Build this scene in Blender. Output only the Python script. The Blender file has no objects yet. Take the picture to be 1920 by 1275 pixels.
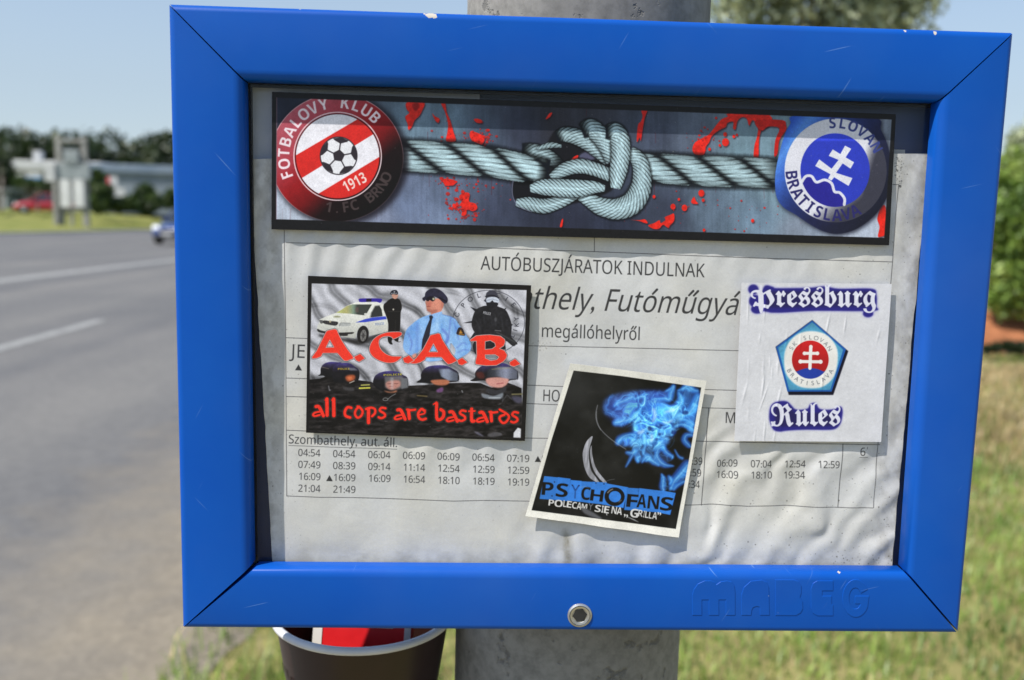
# Bus-stop notice case on a concrete post beside a road, seen close up.
import bpy, bmesh, math, random
import numpy as np
from mathutils import Matrix, Vector

# ------------------------------------------------------------------ camera
EYE = 1.5                                   # the camera stands 1.5 m above the ground
FPX = 1750.0                                # focal length in pixels of the 1920 px wide photograph
R = np.array([[0.9989637952602184, -0.038219819774312255, 0.02470994001853278],
              [0.019473054042897092, -0.13178563375649716, -0.99108695224064],
              [0.041135579800737065, 0.9905411612405702, -0.13090482024218858]])
SZ = EYE - 0.05434164356478163              # height of the middle of the notice case
CAM = np.array([-0.052468871100401625, -0.4235780067835278, EYE])

scene = bpy.context.scene
col = scene.collection
cam_d = bpy.data.cameras.new('camera')
cam = bpy.data.objects.new('camera', cam_d)
col.objects.link(cam)
cam.matrix_world = Matrix([[R[0, i], -R[1, i], -R[2, i], CAM[i]] for i in range(3)] + [[0, 0, 0, 1]])
cam_d.sensor_width = 36.0
cam_d.lens = FPX / 1920 * 36
cam_d.clip_start = 0.02
cam_d.clip_end = 2000
cam_d.dof.use_dof = True
cam_d.dof.focus_distance = 0.436
cam_d.dof.aperture_fstop = 8.0
cam_d.dof.aperture_blades = 7
scene.camera = cam
scene.render.resolution_x, scene.render.resolution_y = 1024, 680

# ------------------------------------------------------------------ light
SUN_DIR = Vector((-1.5, -1.0, 2.4)).normalized()          # towards the sun
SUN_EL = math.asin(SUN_DIR.z)
SUN_AZ = math.atan2(SUN_DIR.x, SUN_DIR.y)                   # clockwise from +Y
world = bpy.data.worlds.new('World')
scene.world = world
world.use_nodes = True
wn = world.node_tree
for n in list(wn.nodes):
    wn.nodes.remove(n)
wo = wn.nodes.new('ShaderNodeOutputWorld')
wb = wn.nodes.new('ShaderNodeBackground')
ws = wn.nodes.new('ShaderNodeTexSky')
ws.sky_type = 'NISHITA'
ws.sun_disc = False
ws.sun_elevation = SUN_EL
ws.sun_rotation = SUN_AZ
ws.altitude = 200
ws.air_density = 1.0
ws.dust_density = 0.6
ws.ozone_density = 1.0
wb.inputs['Strength'].default_value = 0.15
hz = wn.nodes.new('ShaderNodeMix')                # summer haze: the sky's blue thinned with pale grey
hz.data_type = 'RGBA'
wt = wn.nodes.new('ShaderNodeTexCoord')
wsep = wn.nodes.new('ShaderNodeSeparateXYZ')
wmr = wn.nodes.new('ShaderNodeMapRange')         # thick near the horizon, clear overhead
for key, val in (('From Min', 0.12), ('From Max', 0.42), ('To Min', 0.72), ('To Max', 0.0)):
    wmr.inputs[key].default_value = val
wn.links.new(wt.outputs['Generated'], wsep.inputs[0])
wn.links.new(wsep.outputs['Z'], wmr.inputs['Value'])
wn.links.new(wmr.outputs[0], hz.inputs['Factor'])
[i for i in hz.inputs if i.name == 'B' and i.type == 'RGBA'][0].default_value = (2.7, 3.25, 3.85, 1)
wn.links.new(ws.outputs[0], [i for i in hz.inputs if i.name == 'A' and i.type == 'RGBA'][0])
wn.links.new([o for o in hz.outputs if o.type == 'RGBA'][0], wb.inputs['Color'])
wn.links.new(wb.outputs[0], wo.inputs['Surface'])
sun_d = bpy.data.lights.new('sun', 'SUN')
sun_d.energy = 5.0
sun_d.angle = math.radians(0.53)
sun_d.color = (1.0, 0.955, 0.88)
sun = bpy.data.objects.new('sun', sun_d)
col.objects.link(sun)
sun.rotation_euler = SUN_DIR.to_track_quat('Z', 'Y').to_euler()
sun.location = (-4, -6, 8)
vs = scene.view_settings
vs.view_transform = 'Standard'
vs.look = 'None'
vs.exposure = 0.2
vs.gamma = 1.0
scene.cycles.max_bounces = 8
scene.cycles.transparent_max_bounces = 12
scene.cycles.use_denoising = True

# ------------------------------------------------------------------ small helpers
random.seed(7)
rng = np.random.default_rng(7)


def ray(x, y):
    """world direction through pixel x, y of the 1920 x 1275 photograph"""
    x = np.asarray(x, float)
    y = np.asarray(y, float)
    c = np.stack([(x - 960) / FPX, (y - 637.5) / FPX, np.ones_like(x)], -1)
    return c @ R


def on_depth(x, y, Y):
    """point of that ray on the plane Y = const (parallel to the notice case)"""
    d = ray(x, y)
    t = (Y - CAM[1]) / d[..., 1]
    return CAM + d * t[..., None]


def on_ground(x, y, z=0.0):
    d = ray(x, y)
    t = (z - CAM[2]) / d[..., 2]
    return CAM + d * t[..., None]


def lin(c):
    c = np.asarray(c, float) / 255.0
    return np.where(c <= 0.04045, c / 12.92, ((c + 0.055) / 1.055) ** 2.4)


def tag(o, label=None, cat=None, group=None, kind=None):
    if label:
        o['label'] = label
    if cat:
        o['category'] = cat
    if group:
        o['group'] = group
    if kind:
        o['kind'] = kind
    return o


def empty(name, loc, label, cat, group=None):
    o = bpy.data.objects.new(name, None)
    o.location = loc
    o.empty_display_size = 0.05
    col.objects.link(o)
    return tag(o, label, cat, group)


def link_mesh(name, me, m, parent=None):
    o = bpy.data.objects.new(name, me)
    col.objects.link(o)
    if m:
        me.materials.append(m)
    if parent:
        o.parent = parent
        o.location = -parent.location          # the meshes here are written in world coordinates
    return o


def mesh_of(name, verts, faces, m, parent=None, smooth=False):
    me = bpy.data.meshes.new(name)
    me.from_pydata([tuple(map(float, v)) for v in verts], [], [tuple(map(int, f)) for f in faces])
    me.update()
    if smooth:
        me.polygons.foreach_set('use_smooth', [True] * len(me.polygons))
    return link_mesh(name, me, m, parent)


class MB:
    """collects boxes, tubes and lathes into one mesh"""

    def __init__(s):
        s.v, s.f = [], []

    def add(s, v, f):
        o = len(s.v)
        s.v += [tuple(p) for p in v]
        s.f += [tuple(i + o for i in q) for q in f]

    def box(s, a, b, M=None):
        x0, y0, z0 = a
        x1, y1, z1 = b
        v = [(x0, y0, z0), (x1, y0, z0), (x1, y1, z0), (x0, y1, z0), (x0, y0, z1), (x1, y0, z1), (x1, y1, z1), (x0, y1, z1)]
        if M is not None:
            v = [tuple(M @ Vector(p)) for p in v]
        s.add(v, [(0, 3, 2, 1), (4, 5, 6, 7), (0, 1, 5, 4), (1, 2, 6, 5), (2, 3, 7, 6), (3, 0, 4, 7)])

    def tube(s, p, q, r0, r1=None, n=12, caps=True):
        r1 = r0 if r1 is None else r1
        p, q = Vector(p), Vector(q)
        d = (q - p).normalized()
        u = d.orthogonal().normalized()
        w = d.cross(u)
        v = []
        for c, r in ((p, r0), (q, r1)):
            for k in range(n):
                a = 2 * math.pi * k / n
                v.append(c + (u * math.cos(a) + w * math.sin(a)) * r)
        f = [(k, (k + 1) % n, n + (k + 1) % n, n + k) for k in range(n)]
        if caps:
            f += [tuple(range(n))[::-1], tuple(range(n, 2 * n))]
        s.add(v, f)

    def lathe(s, prof, cx, cy, n=32, close=False):
        v = []
        for r, z in prof:
            for k in range(n):
                a = 2 * math.pi * k / n
                v.append((cx + r * math.cos(a), cy + r * math.sin(a), z))
        m = len(prof)
        f = []
        for i in range(m if close else m - 1):
            j = (i + 1) % m
            for k in range(n):
                l = (k + 1) % n
                f.append((i * n + k, i * n + l, j * n + l, j * n + k))
        s.add(v, f)

    def build(s, name, m, parent=None, smooth=False):
        return mesh_of(name, s.v, s.f, m, parent, smooth)


def bevel(o, w, seg=2):
    b = o.modifiers.new('edge', 'BEVEL')
    b.width = w
    b.segments = seg
    b.limit_method = 'ANGLE'
    return o


# ------------------------------------------------------------------ materials
def nt_mat(name):
    m = bpy.data.materials.new(name)
    m.use_nodes = True
    nt = m.node_tree
    return m, nt, nt.nodes['Principled BSDF']


def noise_node(nt, scale, detail=4, rough=0.6, coord='Object', sc=None):
    tc = nt.nodes.new('ShaderNodeTexCoord')
    n = nt.nodes.new('ShaderNodeTexNoise')
    n.inputs['Scale'].default_value = scale
    n.inputs['Detail'].default_value = detail
    n.inputs['Roughness'].default_value = rough
    if sc:
        mp = nt.nodes.new('ShaderNodeMapping')
        mp.inputs['Scale'].default_value = sc
        nt.links.new(tc.outputs[coord], mp.inputs['Vector'])
        nt.links.new(mp.outputs[0], n.inputs['Vector'])
    else:
        nt.links.new(tc.outputs[coord], n.inputs['Vector'])
    return n


def ramp_node(nt, src, stops):
    r = nt.nodes.new('ShaderNodeValToRGB')
    e = r.color_ramp.elements
    while len(e) < len(stops):
        e.new(0.5)
    for k, (p, c) in enumerate(stops):
        e[k].position = p
        e[k].color = (*c, 1) if len(c) == 3 else c
    nt.links.new(src, r.inputs['Fac'])
    return r


def mix_node(nt, fac, a, b, kind='MIX'):
    n = nt.nodes.new('ShaderNodeMix')
    n.data_type = 'RGBA'
    n.blend_type = kind
    if isinstance(fac, (int, float)):
        n.inputs['Factor'].default_value = fac
    else:
        nt.links.new(fac, n.inputs['Factor'])
    for key, v in (('A', a), ('B', b)):
        s = [i for i in n.inputs if i.name == key and i.type == 'RGBA'][0]
        if isinstance(v, tuple):
            s.default_value = (*v, 1) if len(v) == 3 else v
        else:
            nt.links.new(v, s)
    return [o for o in n.outputs if o.type == 'RGBA'][0]


def bump_node(nt, src, bsdf, strength=0.3, dist=0.002):
    b = nt.nodes.new('ShaderNodeBump')
    b.inputs['Strength'].default_value = strength
    b.inputs['Distance'].default_value = dist
    nt.links.new(src, b.inputs['Height'])
    nt.links.new(b.outputs[0], bsdf.inputs['Normal'])
    return b


def mottled(name, c0, c1, scale=8, rough=0.7, metal=0.0, bump=0.0, bdist=0.002, spec=0.5, detail=5, lo=0.35, hi=0.65):
    m, nt, b = nt_mat(name)
    n = noise_node(nt, scale, detail)
    r = ramp_node(nt, n.outputs['Fac'], [(lo, c0), (hi, c1)])
    nt.links.new(r.outputs[0], b.inputs['Base Color'])
    b.inputs['Roughness'].default_value = rough
    b.inputs['Metallic'].default_value = metal
    b.inputs['Specular IOR Level'].default_value = spec
    if bump:
        bump_node(nt, n.outputs['Fac'], b, bump, bdist)
    return m


# ------------------------------------------------------------------ printing
# The printed sheets (timetable and stickers) are flat prints; each gets a colour field computed here from
# outlines, strokes and lettering measured in the photograph and mapped on to the sheet's own plane.
_glyphs = {}


def glyph_tris(s):
    """triangles of a line of text in em units, its left, right"""
    if s in _glyphs:
        return _glyphs[s]
    c = bpy.data.curves.new('lettering', 'FONT')
    c.body = s
    o = bpy.data.objects.new('lettering', c)
    col.objects.link(o)
    dg = bpy.context.evaluated_depsgraph_get()
    ev = o.evaluated_get(dg)
    me = ev.to_mesh()
    me.calc_loop_triangles()
    co = np.zeros(len(me.vertices) * 3, np.float32)
    me.vertices.foreach_get('co', co)
    ti = np.zeros(len(me.loop_triangles) * 3, np.int32)
    me.loop_triangles.foreach_get('vertices', ti)
    t = co.reshape(-1, 3)[:, :2][ti].reshape(-1, 3, 2).astype(float)
    ev.to_mesh_clear()
    bpy.data.objects.remove(o)
    bpy.data.curves.remove(c)
    # one orientation for all
    a = np.cross(t[:, 1] - t[:, 0], t[:, 2] - t[:, 0])
    t[a < 0] = t[a < 0][:, ::-1]
    _glyphs[s] = t
    return t


def bold(s):
    r = ''
    for ch in s:
        if 'A' <= ch <= 'Z':
            r += chr(0x1D5D4 + ord(ch) - 65)
        elif 'a' <= ch <= 'z':
            r += chr(0x1D5EE + ord(ch) - 97)
        elif '0' <= ch <= '9':
            r += chr(0x1D7EC + ord(ch) - 48)
        else:
            r += ch
    return r


ACC = {'Á': 'A1', 'á': 'a1', 'Ó': 'O1', 'ó': 'o1', 'Ű': 'U2', 'ű': 'u2', 'Ő': 'O2', 'ő': 'o2', 'Ý': 'Y1', 'É': 'E1', 'Č': 'C3'}


def plain(s):
    """the same words in an even grotesque; returns them and the accents as (index, kind, capital)"""
    r, acc = '', []
    for i, ch in enumerate(s):
        if ch in ACC:
            acc.append((i, ACC[ch][1], ch.isupper()))
            ch = ACC[ch][0]
        if 'A' <= ch <= 'Z':
            r += chr(0x1D5A0 + ord(ch) - 65)
        elif 'a' <= ch <= 'z':
            r += chr(0x1D5BA + ord(ch) - 97)
        elif '0' <= ch <= '9':
            r += chr(0x1D7E2 + ord(ch) - 48)
        else:
            r += ch
    return r, acc


def frak(s):
    return ''.join(chr(0x1D56C + ord(c) - 65) if 'A' <= c <= 'Z' else chr(0x1D586 + ord(c) - 97) for c in s)


def crop(x0, y0, s, pts):
    p = np.asarray(pts, float).reshape(-1, 2)
    return p / s + (x0, y0)


def smooth(pts, n=6, closed=True):
    p = np.asarray(pts, float)
    m = len(p)
    out = []
    for i in range(m if closed else m - 1):
        if closed:
            a, b, c, d = p[(i - 1) % m], p[i], p[(i + 1) % m], p[(i + 2) % m]
        else:
            a, b, c, d = p[max(i - 1, 0)], p[i], p[i + 1], p[min(i + 2, m - 1)]
        for k in range(n):
            t = k / n
            out.append(0.5 * (2 * b + (c - a) * t + (2 * a - 5 * b + 4 * c - d) * t * t + (3 * b - a - 3 * c + d) * t ** 3))
    if not closed:
        out.append(p[-1])
    return np.array(out)


def oval(cx, cy, rx, ry, n=72, rot=0):
    a = np.linspace(0, 2 * np.pi, n, endpoint=False)
    x, y = rx * np.cos(a), ry * np.sin(a)
    return np.stack([cx + x * math.cos(rot) - y * math.sin(rot), cy + x * math.sin(rot) + y * math.cos(rot)], -1)


def vnoise(x, y, seed=0):
    xi, yi = np.floor(x).astype(np.int64), np.floor(y).astype(np.int64)
    fx, fy = x - xi, y - yi
    fx = fx * fx * (3 - 2 * fx)
    fy = fy * fy * (3 - 2 * fy)

    def h(i, j):
        n = (i * 374761393 + j * 668265263 + seed * 974711) & 0x7fffffff
        n = ((n ^ (n >> 13)) * 1274126177) & 0x7fffffff
        return ((n ^ (n >> 16)) & 0xffff) / 65535.0
    return (h(xi, yi) * (1 - fx) + h(xi + 1, yi) * fx) * (1 - fy) + (h(xi, yi + 1) * (1 - fx) + h(xi + 1, yi + 1) * fx) * fy


def fbm(x, y, oct=4, seed=0):
    v, a, t = 0, 0.5, 0
    for k in range(oct):
        v = v + a * vnoise(x * 2 ** k, y * 2 ** k, seed + k)
        t += a
        a *= 0.55
    return v / t


def boxblur(a, r):
    r = int(r)
    if r < 1:
        return a
    for ax in (0, 1):
        for _ in range(2):
            pw = [(0, 0)] * a.ndim
            pw[ax] = (r + 1, r)
            c = np.cumsum(np.pad(a, pw, mode='edge'), axis=ax)
            n = a.shape[ax]
            hi = np.take(c, range(2 * r + 1, 2 * r + 1 + n), axis=ax)
            lo = np.take(c, range(0, n), axis=ax)
            a = (hi - lo) / (2 * r + 1)
    return a


class Print:
    """a colour field on the plane Y = depth; everything is drawn in photograph pixels"""

    def __init__(s, corners, depth, res=0.000115, base=(255, 255, 255)):
        s.depth = depth
        P = on_depth(*np.asarray(corners, float).T, depth)
        s.x0, s.x1 = P[:, 0].min() - 0.0005, P[:, 0].max() + 0.0005
        s.z0, s.z1 = P[:, 2].min() - 0.0005, P[:, 2].max() + 0.0005
        s.res = res
        s.w, s.h = int((s.x1 - s.x0) / res), int((s.z1 - s.z0) / res)
        s.rgb = np.empty((s.h, s.w, 3))
        s.rgb[:] = np.asarray(base, float) / 255
        # photograph pixel of each texel
        X = s.x0 + (np.arange(s.w) + 0.5) * res
        Z = s.z0 + (np.arange(s.h) + 0.5) * res
        XX, ZZ = np.meshgrid(X, Z)
        d = np.stack([XX - CAM[0], np.full_like(XX, depth) - CAM[1], ZZ - CAM[2]], -1) @ R.T
        s.PX = d[..., 0] / d[..., 2] * FPX + 960
        s.PY = d[..., 1] / d[..., 2] * FPX + 637.5
        s.k = 1 / (np.gradient(s.PX, axis=1).mean())        # texels per photograph pixel

    def uv(s, X, Z):
        return (X - s.x0) / (s.res * s.w), (Z - s.z0) / (s.res * s.h)

    def to(s, pts):
        pts = np.asarray(pts, float)
        P = on_depth(pts[..., 0], pts[..., 1], s.depth)
        return np.stack([(P[..., 0] - s.x0) / s.res, (P[..., 2] - s.z0) / s.res], -1)

    def cover(s, loops, pad=0, ss=4):
        """coverage of closed outlines given in texels (non-zero winding)"""
        E = [np.concatenate([l, np.roll(l, -1, 0)], 1) for l in loops]
        E = np.concatenate(E)
        ix0 = max(int(np.floor(E[:, [0, 2]].min())) - 1 - pad, 0)
        ix1 = min(int(np.ceil(E[:, [0, 2]].max())) + 2 + pad, s.w)
        iy0 = max(int(np.floor(E[:, [1, 3]].min())) - 1 - pad, 0)
        iy1 = min(int(np.ceil(E[:, [1, 3]].max())) + 2 + pad, s.h)
        if ix1 <= ix0 or iy1 <= iy0:
            return None
        W, H = ix1 - ix0, iy1 - iy0
        xa, ya, xb, yb = E[:, 0] - ix0, (E[:, 1] - iy0) * ss, E[:, 2] - ix0, (E[:, 3] - iy0) * ss
        sg = np.where(yb > ya, 1.0, -1.0)
        sw = ya > yb
        xa, xb = np.where(sw, xb, xa), np.where(sw, xa, xb)
        ya, yb = np.where(sw, yb, ya), np.where(sw, ya, yb)
        r0 = np.clip(np.ceil(ya - 0.5), 0, H * ss).astype(int)
        r1 = np.clip(np.ceil(yb - 0.5), 0, H * ss).astype(int)
        n = r1 - r0
        keep = n > 0
        xa, ya, xb, yb, sg, r0, n = xa[keep], ya[keep], xb[keep], yb[keep], sg[keep], r0[keep], n[keep]
        idx = np.repeat(np.arange(len(n)), n)
        row = np.arange(n.sum()) - np.repeat(np.cumsum(n) - n, n) + r0[idx]
        x = xa[idx] + (row + 0.5 - ya[idx]) / (yb[idx] - ya[idx]) * (xb[idx] - xa[idx])
        x = np.clip(x, 0, W - 1e-6)
        i = np.floor(x).astype(int)
        fr = x - i
        acc = np.zeros((H * ss, W + 1))
        np.add.at(acc, (row, i), sg[idx] * (1 - fr))
        np.add.at(acc, (row, i + 1), sg[idx] * fr)
        c = np.minimum(np.abs(np.cumsum(acc, 1))[:, :W], 1).reshape(H, ss, W).mean(1)
        return iy0, iy1, ix0, ix1, c

    def paint(s, cv, color, alpha=1.0, blur=0, mode='mix', mul=None):
        if cv is None:
            return
        y0, y1, x0, x1, c = cv
        if blur:
            c = boxblur(c, max(1, round(blur * s.k)))
        if mul is not None:
            c = c * mul(s.PX[y0:y1, x0:x1], s.PY[y0:y1, x0:x1])
        c = (c * alpha)[..., None]
        reg = s.rgb[y0:y1, x0:x1]
        if callable(color):
            cc = color(s.PX[y0:y1, x0:x1], s.PY[y0:y1, x0:x1]) / 255
        else:
            cc = np.asarray(color, float) / 255
        if mode == 'mix':
            reg[:] = reg * (1 - c) + cc * c
        elif mode == 'screen':
            reg[:] = 1 - (1 - reg) * (1 - cc * c)
        elif mode == 'mul':
            reg[:] = reg * (1 - c + cc * c)

    def poly(s, pts, color, alpha=1.0, blur=0, holes=(), mode='mix', mul=None):
        def orient(p, sign):
            p = s.to(p)
            a = np.sum(p[:, 0] * np.roll(p[:, 1], -1) - np.roll(p[:, 0], -1) * p[:, 1])
            return p if a * sign > 0 else p[::-1]
        loops = [orient(pts, 1)] + [orient(h, -1) for h in holes]
        pad = int(3 * blur * s.k) + 2 if blur else 0
        s.paint(s.cover(loops, pad), color, alpha, blur, mode, mul)

    def stroke(s, pts, w, color, alpha=1.0, blur=0, mode='mix', mul=None, n=0):
        p = np.asarray(pts, float)
        if n:
            w = np.interp(np.linspace(0, len(p) - 1, (len(p) - 1) * n + 1), range(len(p)), np.broadcast_to(w, len(p)))
            p = smooth(p, n, False)
        w = np.broadcast_to(np.asarray(w, float), len(p))
        loops = []
        for i in range(len(p) - 1):
            d = p[i + 1] - p[i]
            L = math.hypot(*d) + 1e-9
            nn = np.array([-d[1], d[0]]) / L
            loops.append(np.array([p[i] + nn * w[i] / 2, p[i + 1] + nn * w[i + 1] / 2, p[i + 1] - nn * w[i + 1] / 2, p[i] - nn * w[i] / 2]))
        for i in range(len(p)):
            loops.append(oval(p[i][0], p[i][1], w[i] / 2, w[i] / 2, 12))
        out = []
        for l in loops:
            l = s.to(l)
            a = np.sum(l[:, 0] * np.roll(l[:, 1], -1) - np.roll(l[:, 0], -1) * l[:, 1])
            out.append(l if a > 0 else l[::-1])
        pad = int(3 * blur * s.k) + 2 if blur else 0
        s.paint(s.cover(out, pad), color, alpha, blur, mode, mul)

    def blob(s, cx, cy, rx, ry, color, alpha=1.0, mode='mix', rot=0):
        """soft round patch"""
        s.poly(oval(cx, cy, rx, ry, 32, rot), color, alpha, 0.42 * min(rx, ry), mode=mode)

    def lettering(s, t, p0, ex, ey, color, alpha=1.0, blur=0, mul=None):
        P = np.asarray(p0, float) + t[..., :1] * np.asarray(ex, float) + t[..., 1:] * np.asarray(ey, float)
        q = s.to(P)
        a = np.cross(q[:, 1] - q[:, 0], q[:, 2] - q[:, 0])
        q[a < 0] = q[a < 0][:, ::-1]
        pad = int(3 * blur * s.k) + 2 if blur else 0
        s.paint(s.cover(list(q), pad), color, alpha, blur, 'mix', mul)

    def text(s, body, p0, p1, cap, color, ref=None, slant=0.0, alpha=1.0, up=None, blur=0, mul=None):
        """the ink of body runs exactly from p0 to p1 on the baseline; ref (or body) is cap pixels tall"""
        t = glyph_tris(body)
        l, r = t[..., 0].min(), t[..., 0].max()
        rt = t if ref is None else glyph_tris(ref)
        hgt = rt[..., 1].max() - (0 if ref is None else min(0, rt[..., 1].min()))
        p0, p1 = np.asarray(p0, float), np.asarray(p1, float)
        ex = (p1 - p0) / (r - l)
        d = (p1 - p0) / math.hypot(*(p1 - p0))
        u = np.array([d[1], -d[0]]) if up is None else np.asarray(up, float)
        ey = (u * cap + d * cap * slant) / hgt
        s.lettering(t - np.array([l, 0]), p0, ex, ey, color, alpha, blur, mul)

    def words(s, body, p0, p1, cap, color, ref='H', slant=0.0, w=0.105):
        """text() in the plain grotesque, accents drawn as pen strokes"""
        body, acc = plain(body)
        ref = plain(ref)[0]
        s.text(body, p0, p1, cap, color, ref, slant)
        if not acc:
            return
        t = glyph_tris(body)
        l, r = t[..., 0].min(), t[..., 0].max()
        rt = glyph_tris(ref)
        hgt = rt[..., 1].max()
        p0, p1 = np.asarray(p0, float), np.asarray(p1, float)
        ex = (p1 - p0) / (r - l)
        d = (p1 - p0) / math.hypot(*(p1 - p0))
        ey = (np.array([d[1], -d[0]]) * cap + d * cap * slant) / hgt
        P = lambda x, y: p0 + ex * (x - l) + ey * y
        for i, kind, up in acc:
            b = glyph_tris(body[:i + 1])[..., 0].max()
            g = glyph_tris(body[i])
            m = b - (g[..., 0].max() - g[..., 0].min()) / 2
            y = (g[..., 1].max() + 0.055)
            for off in ((0,) if kind == '1' else (-.11, .08)):
                s.stroke([P(m + off, y), P(m + off + .12, y + .15)], [cap * w * .8, cap * w], color)

    def arc_text(s, body, cx, cy, rx, ry, a0, a1, cap, color, inward=False, wide=1.0, alpha=1.0, mul=None, ref='H'):
        """letters spread along an oval from angle a0 to a1 (degrees, clockwise from the right in the picture)"""
        n = len(body)
        hgt = glyph_tris(ref)[..., 1].max()
        for k, ch in enumerate(body):
            if ch == ' ':
                continue
            a = math.radians(a0 + (a1 - a0) * k / (n - 1))
            c = np.array([cx + rx * math.cos(a), cy + ry * math.sin(a)])
            o = np.array([math.cos(a), math.sin(a)])
            up = -o if inward else o
            dx = np.array([-up[1], up[0]])
            t = glyph_tris(ch)
            m = (t[..., 0].min() + t[..., 0].max()) / 2
            s.lettering(t - np.array([m, 0]), c, dx * cap / hgt * wide, up * cap / hgt, color, alpha, 0, mul)

    def finish(s, fade=0.0, grain=0.07, seed=1):
        """ink spread, print grain and uneven wear of the printed sheet"""
        s.rgb[:] = 0.45 * s.rgb + 0.55 * boxblur(s.rgb, 1)
        g = np.random.default_rng(seed)
        n = boxblur(g.random((s.h, s.w)), 1) - .5
        n2 = fbm(s.PX / 26, s.PY / 26, 4, seed + 40) - .5
        s.rgb *= (1 + grain * 4 * n + .10 * n2)[..., None]
        s.rgb += ((.004 + fade) * (1 - s.rgb) * (.6 + fbm(s.PX / 60, s.PY / 60, 2, seed + 50))[..., None])
        dot = np.sin(s.PX * 1.9 + s.PY * .6) * np.sin(s.PY * 1.9 - s.PX * .6)
        s.rgb *= (1 + .025 * dot)[..., None]

    def image(s, name):
        rgba = np.ones((s.h, s.w, 4), np.float32)
        rgba[..., :3] = np.clip(s.rgb, 0, 1)
        im = bpy.data.images.new(name, s.w, s.h, alpha=False)
        im.colorspace_settings.name = 'sRGB'
        im.pixels.foreach_set(rgba.ravel())
        im.pack()
        return im


def field(points, power=2.6):
    """smooth colour interpolation through (x, y, colour) samples"""
    P = np.array([p[:2] for p in points], float)
    Cc = np.array([p[2] for p in points], float)

    def f(X, Y):
        w = 1 / (((X[..., None] - P[:, 0]) ** 2 + (Y[..., None] - P[:, 1]) ** 2 + 200.0) ** (power / 2))
        w /= w.sum(-1, keepdims=True)
        return w @ Cc
    return f


def specks(pr, n, box, r, colors, alpha=(0.3, 0.9), seed=1):
    g = np.random.default_rng(seed)
    for _ in range(n):
        x, y = g.uniform(box[0], box[2]), g.uniform(box[1], box[3])
        q = g.uniform(*r) * (g.random() ** 1.5 + 0.4)
        pr.poly(oval(x, y, q * g.uniform(0.7, 1.5), q, 7, g.uniform(0, 3)), colors[g.integers(len(colors))], g.uniform(*alpha))


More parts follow.
